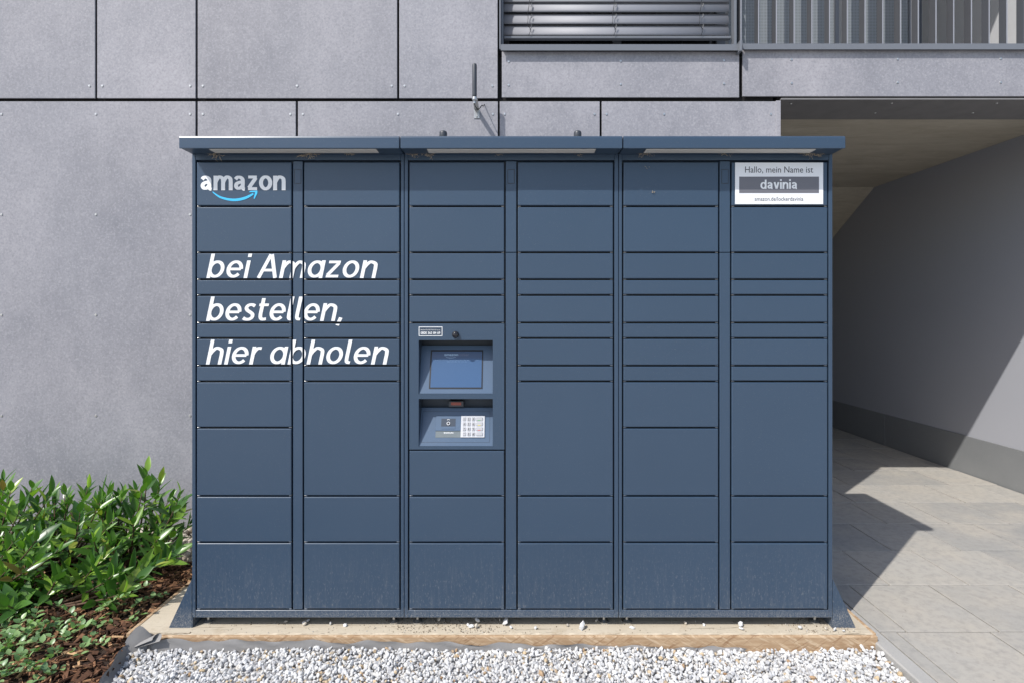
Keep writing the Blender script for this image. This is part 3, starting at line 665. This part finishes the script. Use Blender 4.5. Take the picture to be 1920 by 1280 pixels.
txt_on(uv1, M1, 'locker', 860, 879.5, 666.8, 0.019, SCREENDIM, scr)
x0, v0 = uv1(836, 669); x1, _ = uv1(855, 669); bm = nb()
a = [bm.verts.new(M1 @ Vector((x0+(x1-x0)*k/8, v0 - 0.0035*math.sin(math.pi*k/8), 0.0036))) for k in range(9)]; b_ = [bm.verts.new(M1 @ Vector((x0+(x1-x0)*k/8, v0 - 0.0012 - 0.0045*math.sin(math.pi*k/8), 0.0036))) for k in range(9)]
for k in range(8): bm.faces.new((a[k], a[k+1], b_[k+1], b_[k]))
mk('screen_smile', bm, SCREENTXT, scr)
DIM2 = simple('screen_text_faint', (0.15, 0.25, 0.40), 0.3, var=0.03)
txt_on(uv1, M1, 'Scannen Sie den Abhol-Barcode oder geben Sie den', 815.5, 897, 675.2, 0.0062, DIM2, scr); txt_on(uv1, M1, 'Abholcode ein, um zu', 838, 875, 678.6, 0.0062, DIM2, scr)
M2, uv2 = recess(747, 836, 0.075, 763.5)
g = nb(); x0, v1 = uv2(793, 770); x1, v0 = uv2(918, 828.5)
for a in ((x0, x1, v1-.0009, v1), (x0, x1, v0, v0+.0009), (x0, x0+.0009, v0+.0009, v1-.0009), (x1-.0009, x1, v0+.0009, v1-.0009)): box(g, a[0], a[1], a[2], a[3], 0.0001, 0.0004, M=M2)
mk('inset_line', g, BLACK, term)
plate('reader_strip', simple('reader_strip', (0.14, 0.165, 0.175), 0.4), uv2, M2, 817, 865, 807, 819.5, 0.0002, 0.0012, lk)
rd = plate('audio_plate', SLOPE, uv2, M2, 818, 864, 779, 807.2, 0.0003, 0.0045, lk, 0.0008)
plate('socket_well', BLUE_IN, uv2, M2, 828, 854, 784.3, 799, 0.0046, 0.0050, rd); plate('socket_lip', SLOPE, uv2, M2, 828.5, 853.5, 799.2, 803.5, 0.0046, 0.0062, rd)
x, v = uv2(841, 793.5); bm = nb()
for r0, r1, h0, h1 in ((0.0095, 0.0085, 0.005, 0.0085),): cyl(bm, M2 @ Vector((x, v, h0)), M2 @ Vector((x, v, h1)), r0, r1, 14)
mk('headphone_socket', bm, STEEL, rd)
bm = nb(); cyl(bm, M2 @ Vector((x, v, 0.0086)), M2 @ Vector((x, v, 0.0089)), 0.005, 0.005, 12); mk('socket_hole', bm, BLACK, rd)
x, v = uv2(841, 787); bm = nb(); tube(bm, [M2 @ Vector((x+0.006*math.cos(t), v+0.004*math.sin(t)-.001, 0.0054)) for t in [math.pi*k/8 for k in range(9)]], 0.0011, 5); mk('headphone_mark', bm, WHITE, rd)
mk('reader_text', (lambda p0, p1: font_bm('Sprachmodus', 0.0085, p0[0], p0[1], 0.0016, 1.0, 0.0002, M=M2))(uv2(832, 811.5), None), WHITE, rd)
kp = plate('keypad', ALU, uv2, M2, 865, 908.5, 779, 819.5, 0.0003, 0.0050, lk, 0.0008)
KEY = simple('key_cap', (0.42, 0.42, 0.43), 0.35, 0.2, 0.04)
cols = [(868, 873.5), (876.5, 882), (885, 890.5), (893, 905)]
kc = [(0.10, 0.45, 0.12), (0.85, 0.72, 0.05), (0.70, 0.10, 0.08), None]
for ri in range(4):
    for ci in range(4):
        y0 = 782.0 + ri*9.3
        k = plate('key', KEY, uv2, M2, cols[ci][0], cols[ci][1], y0, y0+6.6, 0.0051, 0.0085, kp, 0.0008)
        if ci < 3:
            ch = ('123', '456', '789', '*0#')[ri][ci]; x, v = uv2(cols[ci][0]+1.2, y0+5.3)
            mk('key_mark', font_bm(ch, 0.0135, x, v, 0.0087, 0.95, 0.0004, M=M2), INK, kp)
        elif kc[ri]:
            plate('key_stripe', simple('key_stripe_%d' % ri, kc[ri], 0.4, var=0.02), uv2, M2, 896, 901, y0+5.2, y0+6.0, 0.0086, 0.0088, kp)
# barcode scanner in the upper back of the lower recess
sy = 0.070; scn = onebox('barcode_scanner', DARKGREY, lk, PX(842, sy), PX(870, sy), sy-0.02, sy+0.03, PZ(761, sy), PZ(750, sy), bev=0.002)
onebox('scanner_window', simple('scanner_window', (0.30, 0.07, 0.05), 0.15), scn, PX(846.5, sy), PX(865.5, sy), sy-0.0215, sy-0.0202, PZ(757.5, sy), PZ(752, sy))
# help sticker and dome camera
stk = onebox('help_sticker', WHITE, lk, PX(785.3), PX(829.5), -0.0017, -0.0009, PZ(630), PZ(612.5)); onebox('sticker_field', simple('sticker_field', (0.035, 0.055, 0.085), 0.4), stk, PX(786.5), PX(828.3), -0.0021, -0.0018, PZ(628.8), PZ(613.7))
mk('sticker_text', fit_font('0800 363 84 69', PX(789), PX(825.5), PZ(626.4), 0.0165, -0.0023, 0.00025), WHITE, stk)
mk('sticker_text', fit_font('Brauchen Sie Hilfe? Rufen Sie uns an', PX(789), PX(825.5), PZ(619.3), 0.0066, -0.0023), WHITE, stk)
bm = nb(); cc = Vector((PX(854.2), -0.001, PZ(627.2)))
prof = [(0.0165, 0.0), (0.0165, 0.006), (0.0150, 0.011), (0.0120, 0.016), (0.007, 0.0195), (0.002, 0.021)]
rings = [[bm.verts.new((cc.x+math.cos(2*math.pi*k/20)*r, cc.y-h, cc.z+math.sin(2*math.pi*k/20)*r)) for k in range(20)] for r, h in prof]
for a, b_ in zip(rings, rings[1:]):
    for k in range(20): bm.faces.new((a[k], a[(k+1) % 20], b_[(k+1) % 20], b_[k]))
bm.faces.new(rings[-1]); bmesh.ops.recalc_face_normals(bm, faces=bm.faces[:]); mk('dome_camera', bm, simple('dome_glass', (0.02, 0.02, 0.024), 0.08), lk, True)
# cobweb tufts under the roof edge
bm = nb()
for px, py, n_, r_ in ((404, 291, 26, .016), (585, 290, 34, .022), (655, 290, 16, .010), (781, 291, 22, .013), (806, 290, 24, .015), (935, 292, 8, .008), (1085, 292, 8, .008), (1206, 289, 28, .016), (1358, 287, 22, .014), (1519, 288, 34, .020), (1535, 292, 12, .012), (1212, 314, 5, .006), (1224, 360, 5, .006)):
    c0 = Vector((PX(px), -0.006 if py < 300 else -0.003, PZ(py)))
    for _ in range(int(n_*1.7)):
        d0 = Vector((R.gauss(0, 1)*1.3, -abs(R.gauss(0, .25)), R.gauss(0, .55))) * r_ * 0.8
        d1 = d0 + Vector((R.gauss(0, 1), -abs(R.gauss(0, .2)), R.gauss(0, .7))) * r_ * 0.7
        tube(bm, [c0+d0, c0+(d0+d1)/2+Vector((0, -.001, .001)), c0+d1], R.uniform(.0004, .0011), 3)
tag(mk('cobwebs', bm, WEB), 'dusty brown cobweb tufts caught under the locker roof edge', 'cobwebs', kind='stuff')

# ------------------------------------------------------------------ scattered stones, gravel, fabric
def stone_proto(n, sub, rng, rough):
    out = []
    for _ in range(n):
        b = nb(); bmesh.ops.create_icosphere(b, subdivisions=sub, radius=1.0)
        s = (rng.uniform(.75, 1.25), rng.uniform(.6, 1.0), rng.uniform(.45, .85))
        v = np.array([v.co[:] for v in b.verts]); f = np.array([[x.index for x in q.verts] for q in b.faces]); b.free()
        if sub == 1: v = v * (1 + np.array([rng.uniform(-rough, rough) for _ in range(len(v))]))[:, None]
        else:
            for _ in range(3):
                d = np.array([rng.gauss(0, 1) for _ in range(3)]); d /= np.linalg.norm(d); k = v @ d; v = v - np.outer(np.maximum(k - rng.uniform(.6, .85), 0), d) * 0.8
        out.append((v * np.array(s), f))
    return out
def scatter(name, protos, places, mat, smooth=False):   # places: (x, y, z, size, quaternion)
    V = []; Fc = []; base = 0
    for (x, y, z, s, q, k) in places:
        v, f = protos[k]; m = np.array(q.to_matrix()); V.append(v @ m.T * s + np.array((x, y, z))); Fc.append(f + base); base += len(v)
    V = np.concatenate(V); Fc = np.concatenate(Fc)
    me = bpy.data.meshes.new(name); me.from_pydata(V.tolist(), [], Fc.tolist()); me.update()
    return mk(name, me, mat, None, smooth)
def rq(rng): return Quaternion((rng.gauss(0, 1), rng.gauss(0, 1), rng.gauss(0, 1), rng.gauss(0, 1))).normalized()
def fx(Y): return -1.745 + (-0.06 - Y) * 0.36                     # fabric line on the left, X at depth Y
gp = stone_proto(14, 1, R, 0.22); pl = []
for layer, (dens, zc) in enumerate(((0.0175, -0.066), (0.0168, -0.056))):
    Y = -1.5
    while Y < -0.072:
        X = fx(Y) + 0.012
        while X < 1.655:
            jx, jy = X + R.uniform(-.008, .008), Y + R.uniform(-.008, .008)
            if jy < -0.074: pl.append((jx, jy, zc + R.uniform(-.005, .006) + 0.006*math.sin(jx*5+jy*9), R.choice((.0062, .008, .0095, .011, .0125)) * R.uniform(.85, 1.15) * (1.0 if jy > -0.75 else 1.5), rq(R), R.randrange(14)))
            X += dens * (1.0 if Y > -0.75 else 1.6)
        Y += dens * (1.0 if Y > -0.75 else 1.6)
tag(scatter('gravel', gp, pl, GRAVEL), kind='stuff')
bm = nb(); vs = [bm.verts.new(p) for p in ((fx(-1.75), -1.75, -0.072), (1.66, -1.75, -0.072), (1.66, -0.066, -0.072), (fx(-.066), -0.066, -0.072))]; bm.faces.new(vs)
tag(mk('gravel_bed', bm, GRAVELBED), kind='structure')
pp = stone_proto(10, 2, R, 0); pl = []
for i in range(1500):
    X = R.uniform(-3.4, -1.5); Y = R.uniform(0.74, 1.08)
    if X > -1.76 and Y < 0.76: continue
    pl.append((X, Y, -0.02 + R.uniform(-.012, .02) + 0.05*max(0, (Y-.74))/.34, R.uniform(.014, .030), rq(R), R.randrange(10)))
tag(scatter('pebble_strip', pp, pl, PEBBLE, True), kind='stuff')
bm = nb(); box(bm, -6.6, XW-0.03, 0.745, FY+0.02, -0.1, -0.022); tag(mk('drainage_strip', bm, GRAVELBED), kind='structure')
for i, (px, py, s) in enumerate(((571, 1172, .012), (577, 1166, .010), (570, 1169, .008), (536, 1166, .009), (620, 1171, .008), (647, 1173, .011), (824, 1164, .013), (895, 1167, .014), (884, 1176, .012), (893, 1177, .011), (878, 1174, .010), (948, 1170, .020), (937, 1163, .009), (958, 1178, .011), (1004, 1179, .010), (1064, 1174, .009), (1092, 1179, .018), (1185, 1178, .011), (1118, 1165, .009), (1388, 1174, .013), (1391, 1180, .012), (1285, 1170, .009), (1320, 1172, .007), (1500, 1179, .010), (1548, 1180, .009), (1565, 1183, .010), (1582, 1184, .009), (1600, 1183, .008))):
    Yd = H*F/(py-590) - D; v, f = gp[i % 14]; m = np.array(rq(R).to_matrix()); vv = v @ m.T * s
    vv[:, 2] -= vv[:, 2].min(); me = bpy.data.meshes.new('loose_stone'); me.from_pydata(vv.tolist(), [], f.tolist()); me.update()
    o = mk('loose_stone', me, GRAVEL if i % 3 else PEBBLE); o.location = (PX(px, Yd), min(max(Yd, -0.04), .2), 0.0004)
    tag(o, 'small loose stone lying on the cream base slab under the locker', 'stone', 'stones scattered on the base slab')
cr = []
for i in range(900):
    X = R.choice((R.gauss(-0.42, .16), R.gauss(-.2, .12), R.uniform(-1.5, 1.6), R.gauss(1.45, .1))); Y = R.uniform(-0.045, 0.09)
    if abs(X) < 1.62: cr.append((X, Y, 0.001, R.uniform(.0012, .0042), rq(R), R.randrange(14)))
tag(scatter('grit', gp, cr, island('grit_mix', [(0, (0.10, 0.075, 0.05)), (0.5, (0.28, 0.23, 0.17)), (1, (0.5, 0.47, 0.42))])), kind='stuff')

# landscape fabric: one wrinkled ribbon round the gravel
def ribbon(path, name):                       # path rows: (bottom point, top point)
    bm = nb(); rows = []
    for k, (a, b) in enumerate(path):
        row = []
        for j in range(6):
            t = j/5; p = a.lerp(b, t); wv = 0.006*math.sin(k*0.55 + j*0.9) + 0.005*math.sin(k*0.21+1.3*j)
            p = p + Vector((wv*t, -abs(wv)*t, 0.4*wv*t)); row.append(bm.verts.new(p))
        rows.append(row)
    for a, b in zip(rows, rows[1:]):
        for j in range(5): bm.faces.new((a[j], a[j+1], b[j+1], b[j]))
    return bm
path = []
for k in range(70):
    Y = -1.6 + k*(1.6-0.10)/69; X = fx(Y); hgt = 0.004 + 0.010*math.sin(k*.33) + 0.006*math.sin(k*.9)
    path.append((Vector((X+0.020, Y, -0.068)), Vector((X-0.016, Y, -0.012+hgt))))
for k in range(1, 9):                          # gathered corner
    t = k/8; path.append((Vector((fx(-.1)+0.02+0.06*t, -0.10+0.025*t, -0.068)), Vector((fx(-.1)-0.016+0.10*t, -0.10+0.045*t, 0.004+0.050*math.sin(math.pi*t)**2))))
for k in range(110):
    X = -1.665 + k*0.025; dr = max(0.0, (X+1.0))/2.1
    path.append((Vector((X+0.005, -0.080, -0.070)), Vector((X+0.005, -0.0700, -0.018-0.034*dr**1.2 + 0.004*math.sin(k*.5)+0.003*math.sin(k*1.3)+(0.014*math.exp(-((X+1.56)/.05)**2))))))
fab = tag(mk('weed_fabric', ribbon(path, ''), FABRIC, None, True), 'crumpled grey landscape fabric strip edging the white gravel', 'fabric')
bm = nb(); rows = []                           # the curled flap at the corner
for k in range(9):
    t = k/8; ang = -0.6 + 3.9*t; rr = 0.017
    rows.append([bm.verts.new(Vector((-1.700 + 0.10*s_ + rr*math.cos(ang)*(0.5+.5*s_), -0.085 - 0.012*s_ + 0.012*math.sin(ang*1.3), -0.034 + 0.042*s_ + rr*math.sin(ang)*(0.4+.6*s_)))) for s_ in (0, .25, .5, .75, 1.0)])
for a, b in zip(rows, rows[1:]):
    for j in range(4): bm.faces.new((a[j], a[j+1], b[j+1], b[j]))
mk('curled_flap', bm, FABRIC, fab, True)

# ------------------------------------------------------------------ mulch bed and plants
def mz(X, Y): return -0.018 + 0.02*math.sin(X*3.1+1)*math.sin(Y*4+.5) + 0.03*min(1, max(0, (-1.8-X)/.8))
bm = nb(); bmesh.ops.create_grid(bm, x_segments=60, y_segments=60, size=1.0)
for v in bm.verts:
    Y = -0.43 + v.co.y*1.18; t = (v.co.x+1)/2; xr = min(fx(Y)-0.006, -1.779) if Y < -0.05 else -1.779
    if Y < -0.05: xr = fx(Y) - 0.008
    X = -4.6 + (xr+4.6)*t; v.co = (X, Y, mz(X, Y) - 0.012 - (0.02 if t > .99 else 0))
tag(mk('mulch_bed', bm, SOIL, None, True), kind='structure')
cp_ = []
for i in range(16):
    L_, W_, T_ = R.uniform(.7, 1.6), R.uniform(.14, .45), R.uniform(.06, .2); b = nb(); box(b, -L_, L_, -W_, W_, -T_, T_)
    for v in b.verts: v.co += Vector((R.gauss(0, .12), R.gauss(0, .07), R.gauss(0, .06)))
    bmesh.ops.triangulate(b, faces=b.faces[:]); cp_.append((np.array([v.co[:] for v in b.verts]), np.array([[x.index for x in f.verts] for f in b.faces]))); b.free()
pl = []
while len(pl) < 11000:
    Y = R.uniform(-1.2, 0.76); X = R.uniform(-3.5, -1.3); xr = fx(Y) - 0.012 if Y < -0.06 else -1.785
    if X > xr or (Y < -.5 and R.random() < .3): continue
    q = Quaternion((0, 0, 1), R.uniform(0, 6.28)) @ Quaternion((0, 1, 0), R.gauss(0, .32)) @ Quaternion((1, 0, 0), R.gauss(0, .5))
    pl.append((X, Y, mz(X, Y) + R.uniform(-.012, .008), R.choice((.009, .012, .016, .022)) * R.uniform(.7, 1.2), q, R.randrange(16)))
tag(scatter('bark_mulch', cp_, pl, BARK), kind='stuff')

def leaf_mesh(L, W, fold, bend, tipsharp=1.0, n=6):
    v = []; f = []
    for i in range(n+1):
        t = i/n; wd = W * (math.sin(math.pi*min(1, t**0.85))**0.8) * (1-0.25*t*tipsharp) if 0 < i < n else 0.0015
        z = -bend*L*t*t; v += [(-wd, L*t, z + fold*wd), (0, L*t, z), (wd, L*t, z + fold*wd)]
    for i in range(n):
        a = 3*i; f += [(a, a+1, a+4, a+3), (a+1, a+2, a+5, a+4)]
    return np.array(v), f
LV = [leaf_mesh(1.0, w_, fo, be) for w_, fo, be in ((.15, .35, .08), (.17, .25, .15), (.14, .5, .02), (.18, .3, .22), (.16, .4, -.05), (.22, .3, .1))]
leafmesh = []
for v, f in LV:
    me = bpy.data.meshes.new('leaf'); me.from_pydata(v.tolist(), [], f); me.update(); me.polygons.foreach_set('use_smooth', [True]*len(me.polygons)); me.materials.append(LEAF); leafmesh.append(me)
def shrub(base, tips, nrand, rx, ry, hh, label, rng, keep=190):
    root = empty('laurel_shrub', base, label, 'shrub', 'laurel shrubs in the mulch bed')
    B = Vector(base); bmst = nb(); leaves = []
    T = [Vector(t) for t in tips]
    for i in range(nrand):
        a = rng.uniform(0, 6.283); r = math.sqrt(rng.random()); T.append(B + Vector((rx*r*math.cos(a), ry*r*math.sin(a), hh*(0.35 + 0.65*rng.random()) * (1-0.45*r*r))))
    for ti, t in enumerate(T):
        t.y = min(t.y, FY-0.07); t.z = max(t.z, 0.10)
        out = Vector((t.x-B.x, t.y-B.y, 0)); mid = B + out*0.62 + Vector((rng.gauss(0, .025), rng.gauss(0, .025), (t.z-B.z)*0.36))
        pts = [(1-k/9)**2*B + 2*(k/9)*(1-k/9)*mid + (k/9)**2*t for k in range(10)]
        tube(bmst, pts, [0.0075*(1-k/9)+0.0018 for k in range(10)], 5)
        ln = sum((pts[k+1]-pts[k]).length for k in range(9)); nl = rng.randint(10, 14); ph0 = rng.uniform(0, 6.28)
        for j in range(nl):
            u = 1 - (j/nl) * min(0.75, 0.24/ln); k = min(8, int(u*9)); p = pts[k].lerp(pts[k+1], u*9-k); ax_ = (pts[k+1]-pts[k]).normalized()
            ax_ = (ax_ + Vector((0, 0, .5))).normalized()
            ph = ph0 + j*2.4; s1 = ax_.orthogonal().normalized(); side = Quaternion(ax_, ph) @ s1
            op = math.radians(14 + 44*min(1, j/7) + rng.uniform(-8, 12)); d = (ax_*math.cos(op) + side*math.sin(op)).normalized()
            nrm = (ax_ - d*ax_.dot(d)).normalized(); xx = d.cross(nrm).normalized()
            L_ = rng.choice((.075, .10, .115, .13, .145)) * rng.uniform(.9, 1.1) * (0.72 if j < 3 else 1.0)
            M = Matrix(((xx.x, d.x, nrm.x, p.x), (xx.y, d.y, nrm.y, p.y), (xx.z, d.z, nrm.z, p.z), (0, 0, 0, 1))) @ Matrix.Diagonal((L_*rng.uniform(.9, 1.15), L_, L_, 1))
            if (M @ Vector((0, 1, 0))).y > FY-0.008: continue
            leaves.append((p.y - 0.35*p.z - (0.3 if p.x > -2.85 else -1), M, rng.randrange(5) if rng.random() < .9 else 5))
    mk('branches', bmst, STEM, root, True)
    leaves.sort(key=lambda e: e[0]); O = Matrix.Translation(-B)
    for _, M, k in leaves[:keep]:
        o = bpy.data.objects.new('leaf', leafmesh[k]); COL.objects.link(o); o.parent = root; o.matrix_local = O @ M
    V = []; Fc = []; nb_ = 0
    for _, M, k in leaves[keep:]:
        v, f = LV[k]; m = np.array(M); V.append(v @ m[:3, :3].T + m[:3, 3]); Fc += [[i+nb_ for i in q] for q in f]; nb_ += len(v)
    me = bpy.data.meshes.new('foliage'); me.from_pydata(np.concatenate(V).tolist(), [], Fc); me.update()
    tag(mk('foliage', me, LEAFM, root, True), kind='stuff')
def tp(px, py, Y): return (PX(px, Y), Y, PZ(py, Y))
rs = random.Random(21)
shrub((-2.24, .60, -.02), [tp(276, 885, .62), tp(268, 915, .55), tp(300, 905, .70), tp(338, 925, .50), tp(345, 945, .62), tp(318, 935, .6), tp(230, 925, .6), tp(205, 915, .7), tp(250, 960, .45), tp(335, 1030, .35), tp(300, 1000, .4), tp(310, 965, .55), tp(180, 935, .55)], 16, .36, .34, .50, 'laurel shrub with a tall leafy shoot right beside the locker flank', rs)
shrub((-2.66, .62, -.02), [tp(165, 915, .6), tp(190, 935, .5), tp(130, 930, .65), tp(150, 960, .4), tp(215, 970, .4)], 26, .36, .34, .52, 'dense laurel shrub in the middle of the row against the grey wall', rs)
shrub((-3.08, .60, -.02), [tp(60, 915, .6), tp(95, 925, .55), tp(20, 920, .6), tp(40, 950, .4)], 26, .36, .36, .54, 'laurel shrub farthest from the locker, rising against the grey wall', rs)
shrub((-2.42, .20, -.02), [tp(215, 1075, .12), tp(235, 1110, .10), tp(290, 1060, .2), tp(175, 1060, .15), tp(260, 1085, .15), tp(110, 1075, .1), tp(200, 1040, .2), tp(320, 1045, .3)], 14, .33, .20, .26, 'low front laurel shrub with drooping shoots over the bark mulch near the slab', rs)
shrub((-2.86, .22, -.02), [tp(30, 1010, .2), tp(75, 1000, .2), tp(20, 1060, .15), tp(70, 1050, .1), tp(110, 1030, .2)], 18, .32, .22, .34, 'low front laurel shrub with drooping shoots, away from the slab', rs)

# trailing periwinkle over the mulch
vv, vf = leaf_mesh(1.0, .36, .22, .15, 0.1, 4); V = []; Fc = []; n0 = 0; bmv = nb(); rv = random.Random(5)
for i in range(46):
    cxp, cyp, sx_, sy_ = rv.choice(((70, 1215, 60, 28), (60, 1245, 70, 20), (150, 1205, 45, 22), (120, 1180, 60, 18), (225, 1165, 30, 14), (250, 1160, 22, 10), (215, 1140, 30, 10), (40, 1260, 60, 20), (20, 1225, 30, 25)))
    py = min(1330, max(1110, rv.gauss(cyp, sy_))); Yd = 1.49*F/(py-590) - D; X = PX(rv.gauss(cxp, sx_), Yd)
    if X > (fx(Yd)-.03 if Yd < -.05 else -1.80): continue
    p = Vector((X, Yd, mz(X, Yd)+.004)); a = rv.uniform(0, 6.28); d = Vector((math.cos(a), math.sin(a), rv.uniform(.1, .6))); pts = [p.copy()]
    for k in range(rv.randint(4, 8)):
        d = (d + Vector((rv.gauss(0, .25), rv.gauss(0, .25), rv.gauss(-.06, .12)))).normalized(); p = p + d*rv.uniform(.024, .040); p.z = max(p.z, mz(p.x, p.y)+.006)
        if p.x > (fx(p.y)-.02 if p.y < -.05 else -1.79): break
        pts.append(p.copy())
        for s in (-1, 1):
            sd_ = Vector((-d.y, d.x, 0)).normalized()*s; ld = (sd_*rv.uniform(.5, 1.2) + d*rv.uniform(-.2, .9) + Vector((rv.gauss(0, .25), rv.gauss(0, .25), rv.uniform(.1, 1.3)))).normalized(); nr = (Vector((0, 0, 1)) - ld*ld.z).normalized(); xx = ld.cross(nr)
            L_ = rv.uniform(.022, .037); m = np.array(((xx.x, ld.x, nr.x), (xx.y, ld.y, nr.y), (xx.z, ld.z, nr.z)))*L_
            V.append(vv @ m.T + np.array(p)); Fc += [[q+n0 for q in f] for f in vf]; n0 += len(vv)
    if len(pts) > 1: tube(bmv, pts, 0.0011, 4)
me = bpy.data.meshes.new('periwinkle'); me.from_pydata(np.concatenate(V).tolist(), [], Fc); me.update()
pw = tag(mk('periwinkle', me, VINCA, None, True), 'trailing periwinkle with small rounded leaves creeping over the bark mulch', 'ground cover', kind='stuff')
mk('runners', bmv, simple('runner_stem', (0.16, 0.15, 0.05), 0.7), pw)
